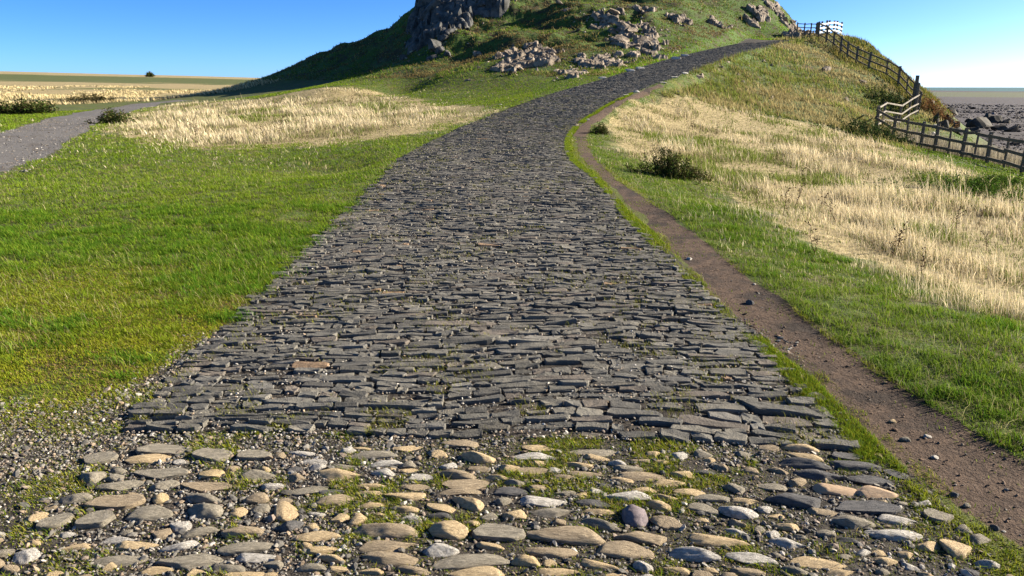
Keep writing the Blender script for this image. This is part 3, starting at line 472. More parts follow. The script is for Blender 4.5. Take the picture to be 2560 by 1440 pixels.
# smaller cobbles wedged between the traced ones
A0 = [(c[0], c[1], c[2]/2, c[3]/2, R(c[5])) for c in COBBLES]; COBBLES = list(COBBLES); frng = random.Random(12)
for _ in range(9000):
    if len(COBBLES) >= 298: break
    w_ = frng.uniform(.05, .10); d_ = w_*frng.uniform(.45, .8); x_, y_ = frng.uniform(-2.35, 2.15), frng.uniform(2.05, 3.1)
    if x_ < -1.75-(3.1-y_)*.3 or x_ > 1.75: continue
    ok_ = True
    for cx, cy, a_, b_, t in A0:
        dx, dy = x_-cx, y_-cy; u, v = dx*math.cos(t)+dy*math.sin(t), -dx*math.sin(t)+dy*math.cos(t)
        if (u/(a_*1.12+w_*.5))**2+(v/(b_*1.15+d_*.5))**2 < 1: ok_ = False; break
    if ok_:
        COBBLES.append((x_, y_, w_, d_, w_*.28, frng.randint(-20, 20), frng.choice('TTBBWGG'))); A0.append((x_, y_, w_/2, d_/2, 0))
cobs = []
yl = np.interp(np.array([c[0] for c in COBBLES]), [-2.5, 0, 2.5], [3.05, 3.1, 3.1])
for c, y0 in zip(COBBLES, yl): cobs.append((max(0, int((y0-c[1])/.115)), c))
byrow = {}
for r, c in cobs: byrow.setdefault(r, []).append(c)
rowk = sorted(byrow)
for ri, r in enumerate(rowk):
    L = sorted(byrow[r], key=lambda c: c[0])
    for j, (x, y, w, d, h, ga, kd) in enumerate(L):
        flat = kd.endswith('f'); kc = kd[0]; rr_ = random.Random(int(x*1000)+int(y*777))
        o = link('cobble', cobble_mesh(kc, flat, rr_.randrange(9 if flat else 16)))
        z = hz(x, y)
        hh = h*(.55 if flat else .9)
        o.scale = (w/2*1.15, d/2*1.22, hh*(1.05 if not flat else 1.15)); o.location = (x, y, z+hh*(.12 if not flat else .25)-.004)
        o.rotation_euler = (rr_.uniform(-.08, .08), rr_.uniform(-.06, .06), R(ga)+(math.pi if rr_.random() < .5 else 0))
        shape = 'flat slab' if flat else ('long' if w/d > 1.7 else ('round' if w/d < 1.15 else 'oval'))
        size = 'large ' if w*d > .016 else ('small ' if w*d < .0045 else '')
        tag(o, '%s%s %s cobble, %s in %s row below the slates' % (size, CN[kc], shape, side_ord(j, len(L)), ORD[ri]), 'cobble', 'rounded cobbles in front of the slate causeway')
LT = ['dark upright stone on the dirt path with a long shadow', 'small pale stone at the mossy edge of the causeway', 'tiny pale stone on the upper dirt path', 'dark stone on the dirt path near the right cobbles', 'darkest stone at the grassy lower end of the dirt path', 'thin white stone on the middle of the dirt path', 'thin grey stone on the middle of the dirt path', 'small tan stone on the middle of the dirt path', 'round white flake on the lower dirt path', 'small grey stone low on the dirt path']
for (x, y, w, d, h, ga, kc), lb in zip(LOOSE, LT):
    o = link('loose_stone', cobble_mesh(kc, False, len(lb) % 9, 'loose_stone')); o.scale = (w/2, max(d, w*.6)/2, max(h, w*.25)); o.location = (x, y, hz(x, y)+h*.3); o.rotation_euler = (0, 0, R(ga))
    tag(o, lb, 'stone', 'loose stones on the dirt path')
cobA = np.array([(c[0], c[1], c[2]/2, c[3]/2, R(c[5])) for c in COBBLES])
def under_cob(x, y, k=1.):
    m = np.zeros(x.shape, bool)
    for cx, cy, a_, b_, t in cobA:
        dx = x-cx; dy = y-cy; u = dx*math.cos(t)+dy*math.sin(t); v = -dx*math.sin(t)+dy*math.cos(t)
        m |= (u/a_)**2+(v/b_)**2 < k
    return m
# ---------------------------------------------------------------- gravel: tens of thousands of chips
def chips(N, xs, ys, size, cols, zoff=0.):
    V, Fc = I1; n = len(V); z = height(xs, ys)
    sc = size[:, None]*rng.uniform(.55, 1.25, (N, 3))*np.array([1.15, .9, .55]); a = rng.uniform(0, 6.28, N)
    P = V[None]*(1+rng.normal(0, .16, (N, n))[..., None])*sc[:, None, :]
    t1 = rng.normal(0, .35, N)[:, None]; P[..., 2] += P[..., 0]*t1
    x = P[..., 0]*np.cos(a)[:, None]-P[..., 1]*np.sin(a)[:, None]; y = P[..., 0]*np.sin(a)[:, None]+P[..., 1]*np.cos(a)[:, None]
    W_ = np.stack([x+xs[:, None], y+ys[:, None], P[..., 2]+(z+zoff+size*.25)[:, None]], -1)
    return W_.reshape(-1, 3), (Fc[None]+(np.arange(N)*n)[:, None, None]).reshape(-1, 3), np.repeat(cols, n, 0)
def pebcol(N):
    p = np.array([(.15, .138, .118), (.10, .093, .08), (.29, .27, .235), (.19, .145, .10), (.06, .057, .052), (.15, .12, .095)])
    return p[rng.choice(6, N, p=[.26, .26, .12, .14, .12, .10])]*rng.lognormal(0, .22, N)[:, None]
N = 190000
px_ = rng.uniform(-4.2, 3.2, N); py_ = rng.uniform(1.7, 5.2, N)
ing = pdist(GRAVEL, px_+(fbm(px_*2, py_*2, 51)-.5)*.5, py_+(fbm(px_*2, py_*2, 52)-.5)*.5)
dens = .45+.55*sstep(.46, .60, fbm(px_*1.1+5, py_*1.1, 53)); dens = np.where(px_ < -1.35, .4+.6*sstep(.35, .5, fbm(px_*1.5, py_*1.5, 54)), dens)
dens = np.where((px_ > .9) & (py_ < 3.2), np.maximum(dens, .6), dens)*np.clip(.75+ing*4, 0, 1)
so = road_coord(px_, py_); onslate = (np.abs(so[0]) < 1.74) & (so[1] > S0)
keep = (ing > -.12) & (rng.random(N) < dens) & ~onslate & ~under_cob(px_, py_, .8); px_, py_ = px_[keep], py_[keep]; N = len(px_)
sz = rng.lognormal(math.log(.0047), .5, N).clip(.003, .02)
PV = [chips(N, px_, py_, sz, pebcol(N))]
N = 20000  # chips between the setts, colour brightened to paint in glints
s_a = S0+rng.random(N)**1.6*20; o_a = rng.uniform(-1.75, 1.75, N); cx_, cy_ = road_at(s_a, o_a)
PV.append(chips(N, cx_, cy_, rng.uniform(.003, .008, N)+s_a*.0002, pebcol(N)*1.35, .008))
N = 3200                                                             # scattered on the dirt path
x_ = rng.uniform(1, 5, N*4); y_ = rng.uniform(1.5, 12, N*4); k_ = np.where(pdist(DIRT, x_, y_) > .05)[0]; k_ = k_[rng.random(len(k_)) < .35]; N = len(k_)
PV.append(chips(N, x_[k_], y_[k_], rng.lognormal(math.log(.0035), .45, N).clip(.002, .013), pebcol(N)*.75))
N = 12000                                                            # crumbs of soil on the path
x_ = rng.uniform(1, 5.5, N*3); y_ = 1.5+rng.random(N*3)**1.5*14; k_ = np.where(pdist(DIRT, x_, y_) > -.12)[0]; k_ = k_[rng.random(len(k_)) < .5*sstep(.35, .6, fbm(x_[k_]*2, y_[k_]*2, 55))+.12]; N = len(k_)
PV.append(chips(N, x_[k_], y_[k_], rng.lognormal(math.log(.0035), .5, N).clip(.002, .013), np.array([.10, .064, .04])*rng.lognormal(0, .3, N)[:, None]))
N = 9000                                                             # edge of the stony track
x_ = rng.uniform(-22, -5, N*4); y_ = rng.uniform(11, 40, N*4); dd = pdist(TRACK, x_, y_); k_ = np.where((dd > -.25))[0]; k_ = k_[rng.random(len(k_)) < np.where(dd[k_] < .6, .9, .35)]; N = len(k_)
PV.append(chips(N, x_[k_], y_[k_], rng.lognormal(math.log(.014), .35, N), pebcol(N)))
o_ = 0; vv = []; ff = []; cc = []
for V, Fc, c_ in PV: vv.append(V); ff.append(Fc+o_); cc.append(c_); o_ += len(V)
tag(link('gravel', build_mesh('gravel', np.concatenate(vv), [np.concatenate(ff)], M_PEB, {'Col': np.concatenate(cc)})), 'small grey and white stone chips lying round the cobbles', 'gravel', kind='stuff')

# ---------------------------------------------------------------- grass
def blades(x, y, h, w, col, lean=.5, wind=(-.35, -.1), tipcol=None, seg2=True, z0=-.004):
    N = len(x); z = height(x, y)+z0; a = rng.uniform(0, 6.283, N); la = rng.uniform(0, 6.283, N); lm = np.abs(rng.normal(0, lean, N))
    dx, dy = np.cos(a)*w/2, np.sin(a)*w/2
    tx = (np.cos(la)*lm+wind[0])*h; ty = (np.sin(la)*lm+wind[1])*h
    th = h*np.clip(1-.35*np.hypot(tx, ty)/h, .35, 1)
    B = np.stack([x, y, z], 1)
    def P(fx, fz, s): return B+np.stack([tx*fx+dx*s, ty*fx+dy*s, th*fz], 1)
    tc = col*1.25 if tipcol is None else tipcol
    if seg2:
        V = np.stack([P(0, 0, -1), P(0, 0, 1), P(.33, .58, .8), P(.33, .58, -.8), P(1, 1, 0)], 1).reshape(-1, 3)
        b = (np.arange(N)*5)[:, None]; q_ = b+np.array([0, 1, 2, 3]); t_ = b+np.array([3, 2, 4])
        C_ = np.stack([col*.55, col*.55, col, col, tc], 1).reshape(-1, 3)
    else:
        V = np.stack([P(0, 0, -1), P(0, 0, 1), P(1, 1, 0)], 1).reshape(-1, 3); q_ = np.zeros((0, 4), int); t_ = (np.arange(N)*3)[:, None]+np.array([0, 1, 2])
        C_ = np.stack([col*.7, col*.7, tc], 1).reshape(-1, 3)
    return V, q_, t_, C_
def grass_obj(name, parts, mat, label, cat='grass'):
    o_ = 0; V = []; Q = []; T_ = []; C_ = []
    for v, q_, t_, c_ in parts: V.append(v); Q.append(q_+o_); T_.append(t_+o_); C_.append(c_); o_ += len(v)
    Q = np.concatenate(Q); T_ = np.concatenate(T_)
    tag(link(name, build_mesh(name, np.concatenate(V), [Q, T_], mat, {'Col': np.concatenate(C_)})), label, cat, kind='stuff')
def polar(N, r0, r1, a0=-46, a1=46):
    r = np.exp(rng.uniform(math.log(r0), math.log(r1), N)); a = R(1)*rng.uniform(a0, a1, N); return r*np.sin(a), r*np.cos(a), r
def zone(x, y):
    """0 lawn, 1 dry meadow, 2 dirt, 3 gravel, 4 track, 5 road, 6 hill, 7 shore"""
    j1 = (fbm(x*1.3, y*1.3, 61)-.5); j2 = (fbm(x*1.3, y*1.3, 62)-.5); x2 = x+j1*.35; y2 = y+j2*.35
    j3 = fbm(x*.5, y*.5, 63)-.5+(fbm(x*3, y*3, 64)-.5)*.6
    zl = height(x, y, False); z = np.zeros(x.shape, int)
    z[(zl > 2.2) & (y > 40)] = 6
    off, S, _ = road_coord(x, y); z[(off > 2.6) & (off < 90) & (y > 30) & (x > 4) & (zl > -.9)] = 6
    dl = pdist(DRYL, x, y)+j3*3.5; dr = pdist(DRYR, x, y)+j3*2.0
    z[(dl > 0) | (dr > 0)] = 1
    z[(x < -8) & (y > 76) & (z == 0)] = 1
    z[(zl < -1.9) & (x > 19)] = 7
    z[pdist(TRACK, x2, y2) > 0] = 4
    z[inside(GRAVEL, x2, y2)] = 3
    z[inside(DIRT, x+j1*.2, y+j2*.2)] = 2
    z[(np.abs(off) < 1.75+(j1*.16)) & (S < 71.5)] = 5
    return z, off, S, zl
# lawn
x, y, r = polar(1450000, 2.0, 62, -52, 58)
z, off, S, zl = zone(x, y)
edge = pdist(GRAVEL, x, y)
thin = np.where((x < 0) & (y < 8), sstep(.40, .52, fbm(x*1.6, y*2.4, 71, 4)+sstep(4.2, 8, y)*.22), 1)
tuft = fbm(x*7, y*7, 72, 2)
k_ = (z == 0) & (rng.random(len(x)) < np.maximum(thin, .35)*(.7+.3*sstep(.3, .55, tuft)))
x, y, r, off, S = x[k_], y[k_], r[k_], off[k_], S[k_]
g = fbm(x*.6, y*.6, 73); g2 = fbm(x*2.5, y*2.5, 74); N = len(x)
yel = np.clip(sstep(6.4, 4.2, y)*(x < 0)*(.35+.9*sstep(.4, .6, g2)), 0, 1)+((off > 1.6) & (off < 2.3) & (y < 30))*.75
yel = np.clip(yel+.25*(rng.random(N) < .12), 0, 1)
c1 = np.array([.090, .155, .012]); c2 = np.array([.160, .225, .016]); c3 = np.array([.215, .225, .018]); c4 = np.array([.24, .20, .08])
cl_ = fbm(x*5, y*5, 76, 3); t_ = (sstep(.3, .7, g)*.45+sstep(.38, .62, cl_)*.35)[:, None]+rng.random((N, 1))*.25
col = c1*(1-t_)+c2*t_; col = col*(1-yel[:, None])+c3*yel[:, None]
dr_ = (rng.random(N) < .05+.12*sstep(.5, .7, g2))[:, None]; col = np.where(dr_, c4, col)*rng.lognormal(0, .2, N)[:, None]
rt = ((x > 1) & (rng.random(N) < .5))[:, None]; col = np.where(rt, col*np.array([.9, .95, 1.8]), col)
h = (.016+.026*sstep(.35, .65, tuft[k_]))*rng.lognormal(0, .3, N)*np.where(yel > .5, .7, 1)+np.minimum(r, 50)*.0009
w = np.maximum(.0036, r*.00062)*rng.uniform(.8, 1.5, N)
near = r < 14
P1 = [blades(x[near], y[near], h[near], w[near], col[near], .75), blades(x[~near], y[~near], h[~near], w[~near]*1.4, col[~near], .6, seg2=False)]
# turf breaking up into the gravel on the left
N = 160000; x = rng.uniform(-5, -1.3, N); y = rng.uniform(2.6, 5.6, N); pd_ = pdist(GRAVEL, x, y); f = fbm(x*2.6, y*3.4, 79, 4)
k_ = (pd_ > -.15) & (rng.random(N) < sstep(.75, .0, pd_)*sstep(.40, .54, f)+.25*sstep(.5, .6, f)) & ~under_cob(x, y, 1); so = road_coord(x, y); k_ &= ~((np.abs(so[0]) < 1.76) & (so[1] > S0)); x, y, f = x[k_], y[k_], f[k_]; N = len(x)
P1.append(blades(x, y, rng.uniform(.010, .03, N), rng.uniform(.003, .005, N), np.where((rng.random(N) < .3)[:, None], (.20, .14, .06), (.17, .20, .02))*rng.lognormal(0, .28, N)[:, None], .9))
# darker, taller clumps standing out of the turf
M_ = 900; tx_ = np.concatenate([rng.uniform(-7.5, -1.9, M_), rng.uniform(2.2, 6.5, M_//2)]); ty_ = np.concatenate([rng.uniform(3.9, 10, M_), rng.uniform(3, 10, M_//2)]); z, off, S, zl = zone(tx_, ty_)
k_ = (z == 0) & (fbm(tx_*.8, ty_*.8, 78) > .47); tx_, ty_ = tx_[k_], ty_[k_]; rad = rng.lognormal(math.log(.06), .4, len(tx_)).clip(.03, .14); nb = 130
x = (tx_[:, None]+rng.normal(0, 1, (len(tx_), nb))*rad[:, None]*1.3).ravel(); y = (ty_[:, None]+rng.normal(0, .8, (len(tx_), nb))*rad[:, None]).ravel(); N = len(x)
hc = np.repeat(.03+rad*.35, nb)
P1.append(blades(x, y, hc*rng.lognormal(0, .3, N), rng.uniform(.003, .005, N), np.where((rng.random(N) < .2)[:, None], (.20, .25, .03), (.07, .15, .012))*rng.lognormal(0, .25, N)[:, None], .6))
# sparse tufts creeping over the path
N = 60000; x = rng.uniform(1, 5.5, N); y = 1.5+rng.random(N)**1.3*20; pd_ = pdist(DIRT, x, y); f = fbm(x*2.3, y*2.3, 77, 4)
k_ = (pd_ > -.25) & (rng.random(N) < sstep(.30, .0, pd_)*sstep(.42, .58, f)+.9*sstep(.62, .7, f)*(x > 2.5)); x, y = x[k_], y[k_]; N = len(x)
P1.append(blades(x, y, rng.uniform(.012, .04, N), .003+y*.0004, np.array([.14, .19, .02])*rng.lognormal(0, .3, N)[:, None], .9))
# long wisps in the lawn
x, y, r = polar(44000, 4, 28); z, off, S, zl = zone(x, y); k_ = (z == 0) & ((fbm(x*.5, y*.5, 75) > .47) | (x > 1)); x, y, r = x[k_], y[k_], r[k_]; N = len(x)
P1.append(blades(x, y, rng.uniform(.05, .13, N), np.maximum(.002, r*.0004), np.where((rng.random(N) < .5)[:, None], (.36, .32, .15), (.20, .24, .05))*rng.lognormal(0, .25, N)[:, None], .8))
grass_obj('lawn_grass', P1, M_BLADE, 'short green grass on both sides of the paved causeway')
# moss and little tufts among the cobbles and setts
N = 520000
x = rng.uniform(-3.6, 2.9, N); y = rng.uniform(1.7, 4.4, N); gi = pdist(GRAVEL, x, y)
f = fbm(x*2.1, y*2.6, 81)*.55+fbm(x*7, y*7, 82, 2)*.45
prob = sstep(.34, .47, f)*np.where((x > -1.15) & (x < 1.1), 1.6, .42)+.4*sstep(.12, 0, np.abs(y-3.12))*(np.abs(x) < 1.5)
prob = np.where((x < -1.2) & (y > 3.3), np.maximum(prob, .55*sstep(.46, .6, f)), prob)
so = road_coord(x, y); k_ = (gi > -.2) & (rng.random(N) < prob.clip(0, 1)) & ~((np.abs(so[0]) < 1.74) & (so[1] > S0+.02)) & ~under_cob(x, y, .88)
x, y = x[k_], y[k_]; N = len(x); q_ = fbm(x*6, y*6, 83, 2)
col = np.where((rng.random(N) < .45)[:, None], (.26, .26, .025), (.10, .15, .012))*rng.lognormal(0, .25, N)[:, None]; col = np.where((rng.random(N) < .15)[:, None], (.30, .24, .09), col)
P1 = [blades(x, y, (.008+.016*sstep(.45, .7, q_))*rng.lognormal(0, .35, N), rng.uniform(.002, .0038, N), col, .9)]
N = 520000                                                           # mossy turf at the left edge of the gravel
x = rng.uniform(-6.5, -1.5, N); y = rng.uniform(3.4, 7.2, N); f = fbm(x*1.6, y*2.4, 87, 4); ed = pdist(GRAVEL, x+(f-.5), y+(f-.5)); so = road_coord(x, y)
k_ = (rng.random(N) < (.45+.55*sstep(.36, .52, f))*sstep(-.25, .15, -ed)*sstep(7.2, 5.6, y)) & (np.abs(so[0]) > 1.8); x, y, f = x[k_], y[k_], f[k_]; N = len(x)
col = np.where((rng.random(N) < .6)[:, None], (.225, .235, .02), (.13, .19, .014)); col = np.where((rng.random(N) < .16+.3*(f < .42))[:, None], (.20, .13, .06), col)*rng.lognormal(0, .25, N)[:, None]
P1.append(blades(x, y, rng.uniform(.010, .028, N), rng.uniform(.004, .007, N), col, .9))
N = 60000                                                            # in the joints of the paving
s_a = S0+rng.random(N)**2*30; o_a = rng.uniform(-1.77, 1.77, N); m_ = fbm(o_a*4, s_a*4, 84, 3)+.16*sstep(1.2, 1.75, np.abs(o_a))
k_ = m_ > .595; s_a, o_a = s_a[k_], o_a[k_]; N = len(s_a); x, y = road_at(s_a, o_a)
P1.append(blades(x, y, rng.uniform(.03, .046, N), .0022+y*.0003, np.array([.17, .17, .03])*rng.lognormal(0, .3, N)[:, None], .5, z0=0))
N = 90000                                                            # bright strip between causeway and path
s_a = rng.uniform(S0-.2, 34, N)*1.; s_a = S0-.2+(rng.random(N)**1.5)*(31); wd = .05+.13*fbm(s_a*.8, s_a*0, 85); o_a = 1.72+rng.random(N)*wd*1.3
k_ = rng.random(N) < sstep(.33, .5, fbm(s_a*1.4, o_a*2, 86)); s_a, o_a = s_a[k_], o_a[k_]; N = len(s_a)
x, y = road_at(s_a, o_a)
P1.append(blades(x, y, rng.uniform(.018, .045, N)+y*.0008, np.maximum(.0028, y*.0007), np.where((rng.random(N) < .35)[:, None], (.20, .21, .018), (.11, .17, .014))*rng.lognormal(0, .35, N)[:, None], .8))
grass_obj('moss_and_tufts', P1, M_BLADE, 'yellow green moss and tufts between cobbles and along the causeway edge', 'moss')
# dry meadow
x, y, r = polar(600000, 6.5, 75, -50, 56); z, off, S, zl = zone(x, y)
cl = fbm(x*1.1, y*.6, 91)
gpatch = sstep(.52, .66, fbm(x*.33+2, y*.25, 92))+sstep(1.6, .2, np.hypot((x-9.5)/2.2, (y-15.5)/3))*.7
de = np.where(x > 0, pdist(DRYR, x, y), pdist(DRYL, x, y)*.6); k_ = (z == 1) & (rng.random(len(x)) < .3+.7*sstep(.35, .6, cl))
fr = ((z == 0) | (z == 6)) & (de > np.where(x > 0, -1.5, -2.6)) & (rng.random(len(x)) < .45*np.exp(de*.5)); k_ |= fr
x, y, r, cl, gp = x[k_], y[k_], r[k_], cl[k_], gpatch[k_]; N = len(x)
de = de[k_]; isg = rng.random(N) < np.clip(.32+gp*.6+.45*sstep(1.3, -.6, de), 0, .92)
edge_h = np.clip(.35+np.where(x > 0, pdist(DRYR, x, y)*.55, pdist(DRYL, x, y)*.25), .3, 1)
h = np.where(isg, .11, .19)*edge_h*rng.lognormal(0, .28, N)*(.55+.9*sstep(.35, .65, cl))
col = np.where(isg[:, None], (.15, .19, .035), np.where((rng.random(N) < .3)[:, None], (.36, .28, .16), (.66, .56, .36)))*rng.lognormal(0, .32, N)[:, None]
pt = sstep(.42, .62, fbm(x*.9+40, y*.6, 98, 4))*.8; pt = np.where(isg, 0, pt)[:, None]; col = col*(1-pt)+np.array([.20, .165, .075])*pt; h = h*(1-.35*pt[:, 0])  # brownish patches, deepened to paint tussock shadows into the blades
P1 = [blades(x, y, h, np.maximum(.0032, r*.0006)*rng.uniform(.7, 1.4, N), col, .62, (-.18, -.05), tipcol=col*1.15)]
# seed heads: denser, brighter tops
m = rng.choice(N, 60000); m = m[~isg[m] & (pt[m, 0] < .4)]
P1.append(blades(x[m]+rng.normal(0, .05, len(m)), y[m]+rng.normal(0, .05, len(m)), h[m]*1.35, np.maximum(.003, r[m]*.0005), np.array([.72, .60, .38])*rng.lognormal(0, .15, len(m))[:, None], .22, (-.25, -.1)))
x, y, r = polar(70000, 74, 190, -46, -12); z, off, S, zl = zone(x, y); k_ = (zl < 2.2) & (x < -10) & ((y < 118) | (fbm(x*.1, y*.1, 34) > .52)) & ~inside(TRACK, x, y); x, y, r = x[k_], y[k_], r[k_]; N = len(x)
P1.append(blades(x, y, rng.uniform(.15, .4, N), r*.0012, np.where((rng.random(N) < .25)[:, None], (.16, .14, .05), (.60, .48, .26))*rng.lognormal(0, .22, N)[:, None], .35, seg2=False))
grass_obj('dry_meadow_grass', P1, M_DRY, 'tall straw coloured grass on both sides of the green verges', 'tall grass')
# hill and bank turf
x, y, r = polar(400000, 33, 92, -32, 30); z, off, S, zl = zone(x, y); k_ = (z == 6) & ((np.abs(off) > 1.9) | (S > 71.5)); x, y, r, off, zl = x[k_], y[k_], r[k_], off[k_], zl[k_]; N = len(x)
b_ = fbm(x*.28, y*.28, 95); b2 = fbm(x*1.3, y*1.3, 96)
bank = (off > 0) & (x > 4)
tt = sstep(.42, .6, b_+(rng.random(N)-.5)*.2)
gr = sstep(3.5, 1.9, np.abs(off))*(off < 0)
col = np.where((tt > .5)[:, None], (.13, .09, .035), (.11, .17, .018)); col = np.where(bank[:, None], np.where((tt > .5)[:, None], (.34, .28, .13), (.17, .20, .04)), col)
col = np.where((gr > .4)[:, None], (.15, .26, .012), col); straw = rng.random(N) < .07+.25*(b2 > .6); col = np.where(straw[:, None], (.25, .20, .08), col)*rng.lognormal(0, .3, N)[:, None]
h = np.where(bank, .16, .09)*rng.lognormal(0, .4, N)*np.where(straw, 1.5, 1)
k_ = rng.random(N) < .35+.65*sstep(.35, .6, b2)
P1 = [blades(x[k_], y[k_], h[k_], (r*.0009*rng.uniform(.8, 1.6, N))[k_], col[k_], .5, seg2=False)]
x, y, r = polar(26000, 52, 82, 14, 30); z, off, S, zl = zone(x, y); k_ = (off > 5) & (zl > .3) & (x > 24) ; x, y, r = x[k_], y[k_], r[k_]; N = len(x)
P1.append(blades(x, y, rng.uniform(.2, .5, N), r*.0009, np.where((rng.random(N) < .5)[:, None], (.22, .18, .04), (.06, .08, .02))*rng.lognormal(0, .2, N)[:, None], .4, seg2=False))
grass_obj('hill_turf', P1, M_BLADE, 'rough green and brown turf covering the hill and the bank', 'turf')
# ---------------------------------------------------------------- rocks
def rock_base(seed, name, mat, slabby=False):
    V, Fc = I3; r = np.random.default_rng(seed); V = V.copy()
    for _ in range(16):
        d = r.normal(size=3); d /= np.linalg.norm(d); e = V@d-r.uniform(.35, .75); V -= np.outer(np.clip(e, 0, None), d)*.96
    if slabby: V[:, 2] *= .8
    V *= (1+.10*n3(V, 2.5, seed))[:, None]; V /= np.abs(V).max(0)
    return build_mesh(name, V, [Fc], mat, None, False)
RK = {}
def rocks(L, name, mat, labels, cat, group, k=1.0, sink=.5, deep=.8):
    L = sorted(L, key=lambda t: (round(-t[1]/4), t[0]))
    for i, (x, y, w, h) in enumerate(L):
        r = random.Random(int(x*100)+i*7+int(w*50)); key = (name, r.randrange(6))
        if key not in RK: RK[key] = rock_base(300+key[1]*11+len(name), name, mat)
        o = link(name, RK[key]); o.scale = (w/2*k*1.05, w/2*k*deep, max(h*k*.55, w*.2)); rt_ = .08 if name == 'kerb_stone' else .5; o.rotation_euler = (r.uniform(-rt_, rt_), r.uniform(-rt_, rt_), r.uniform(-.9, .9)*(rt_/.5))
        o.location = (x, y+w*.2, hz(x, y+w*.2)+o.scale[2]*(.5-sink)); tag(o, labels(i, len(L), L), cat, group)
def lab(desc, place):
    """rank from the left inside its cluster"""
    def f(i, n, L):
        xs = sorted(range(n), key=lambda j: L[j][0]/L[j][1]); p = xs.index(i)
        big = sorted(range(n), key=lambda j: -L[j][2]*L[j][3]).index(i)
        size = 'largest' if big == 0 else ('big' if big < n/3 else ('middling' if big < 2*n/3 else 'small'))
        lft = p < (n+1)//2; q_ = p if lft else n-1-p
        return '%s %s, %s from the %s %s' % (size, desc, ORD[q_], 'left' if lft else 'right', place)
    return f
rocks(R_MO, 'outcrop_rock', M_ROCK, lab('pale faceted rock', 'in the main outcrop on the hill'), 'rock', 'rocks of the main outcrop', 1.1, .45, .9)
rocks(R_MI, 'hill_rock', M_ROCK, lab('pale rock', 'of those scattered alone on the hill front'), 'rock', 'lone rocks on the hill front')
rocks(R_UP, 'scree_rock', M_ROCK, lab('grey rock', 'in the upper rock fall on the hill'), 'rock', 'rocks of the upper rock fall', 1.05, .45, .9)
rocks(R_LO, 'verge_rock', M_ROCK, lab('pale rock', 'in the low rocks above the road'), 'rock', 'low rocks above the road', 1.1, .45)
rocks(R_TOP, 'shoulder_rock', M_ROCK, lab('brown grey rock', 'on the right shoulder of the hill'), 'rock', 'rocks on the right shoulder of the hill', 1.1)
rocks(R_BANK, 'bank_rock', M_ROCK, lab('lichened rock', 'on the grass bank below the road'), 'rock', 'rocks on the bank below the road')
rocks(R_SHORE, 'shore_boulder', M_SHORE, lab('dark boulder', 'on the shore behind the fence'), 'boulder', 'dark boulders on the shore', 1.35, .3)
rocks(R_SHL, 'shore_rock', M_PALE, lab('pale sunlit rock', 'seen through the lower fence'), 'rock', 'pale rocks behind the lower fence', 1.1)
rocks(R_CRAG, 'crag_rock', M_CRAG, lab('blue grey rock', 'in the dark crag at the top'), 'rock', 'rocks of the dark crag', 1.4, .35, .9)
rocks(R_KERB, 'kerb_stone', M_PALE, lab('pale kerb stone', 'along the upper road edges'), 'kerb stone', 'kerb stones along the upper road', 1.0, .1, .35)

# bedrock: cracked, tilted blocks growing out of the slope round the traced rocks
def bedrock(name, L, mat, label, amp, cell, reach=1.0, seed=1, rag=.9):
    L = np.array([t for t in L]); x0, x1, y0, y1 = L[:, 0].min()-1.5, L[:, 0].max()+1.5, L[:, 1].min()-1.5, L[:, 1].max()+2
    st = .11; ax = np.arange(x0, x1, st); ay = np.arange(y0, y1, st); X, Y = np.meshgrid(ax, ay); x = X.ravel(); y = Y.ravel()
    wx_ = x+(fbm(x*.9, y*.9, seed)-.5)*.9*cell; wy_ = y+(fbm(x*.9, y*.9, seed+1)-.5)*.9*cell
    m = np.full(x.shape, 9.)
    for rx, ry, rw, rh in L: m = np.minimum(m, np.hypot(wx_-rx, (wy_-ry)*.75)/(rw*reach+.25))
    mask = sstep(1.25, .8, m+(fbm(x*1.4, y*1.4, seed+2, 5)-.5)*rag)
    cx_, cy_ = wx_/cell, wy_/(cell*.7); ix, iy = np.floor(cx_).astype(int), np.floor(cy_).astype(int); best = np.full(x.shape, 9.); sec = best.copy(); H_ = np.zeros(x.shape)
    for dx in (-1, 0, 1):
        for dy in (-1, 0, 1):
            a_, b_ = ix+dx, iy+dy; px_, py_ = a_+_hash(a_, b_, seed+3), b_+_hash(a_, b_, seed+4); d = np.hypot(cx_-px_, cy_-py_)
            h_ = _hash(a_, b_, seed+5)+(cx_-px_)*(_hash(a_, b_, seed+6)-.5)*1.1+(cy_-py_)*(_hash(a_, b_, seed+7)-.3)*1.3
            n_ = d < best; sec = np.where(n_, best, np.minimum(sec, d)); H_ = np.where(n_, h_, H_); best = np.where(n_, d, best)
    crack = sstep(.0, .16, sec-best)
    z = height(x, y)+mask*(.12+H_*amp*(.35+.65*crack)+(fbm(x*3, y*3, seed+8)-.5)*.14)-(1-mask)*.35
    V = np.c_[x, y, z]; n1_, n2_ = X.shape; idx = np.arange(n1_*n2_).reshape(n1_, n2_)
    q_ = np.stack([idx[:-1, :-1], idx[:-1, 1:], idx[1:, 1:], idx[1:, :-1]], -1).reshape(-1, 4); q_ = q_[(mask[q_] > .02).any(1)]
    u_, inv = np.unique(q_, return_inverse=True); q_ = inv.reshape(-1, 4)
    tag(link(name, build_mesh(name, V[u_], [q_], mat)), label, 'crag' if 'crag' in name else 'outcrop')
bedrock('crag', [t for t in R_CRAG if t[1] > 64.5], M_CRAG, 'dark blue grey cracked crag at the upper left of the hill', .8, .85, .75, 401, 1.6)
bedrock('outcrop', R_MO, M_ROCK, 'pale cracked bedrock ledge of the main outcrop in the middle of the hill', .26, .5, .5, 421, 3)
bedrock('outcrop', [t for t in R_UP if t[1] < 66], M_ROCK, 'grey bedrock running down the hill under the upper rock fall', .24, .5, .42, 441, 3)
bedrock('outcrop', R_LO, M_ROCK, 'low broken bedrock in the turf just above the road', .18, .4, .38, 461, 3)
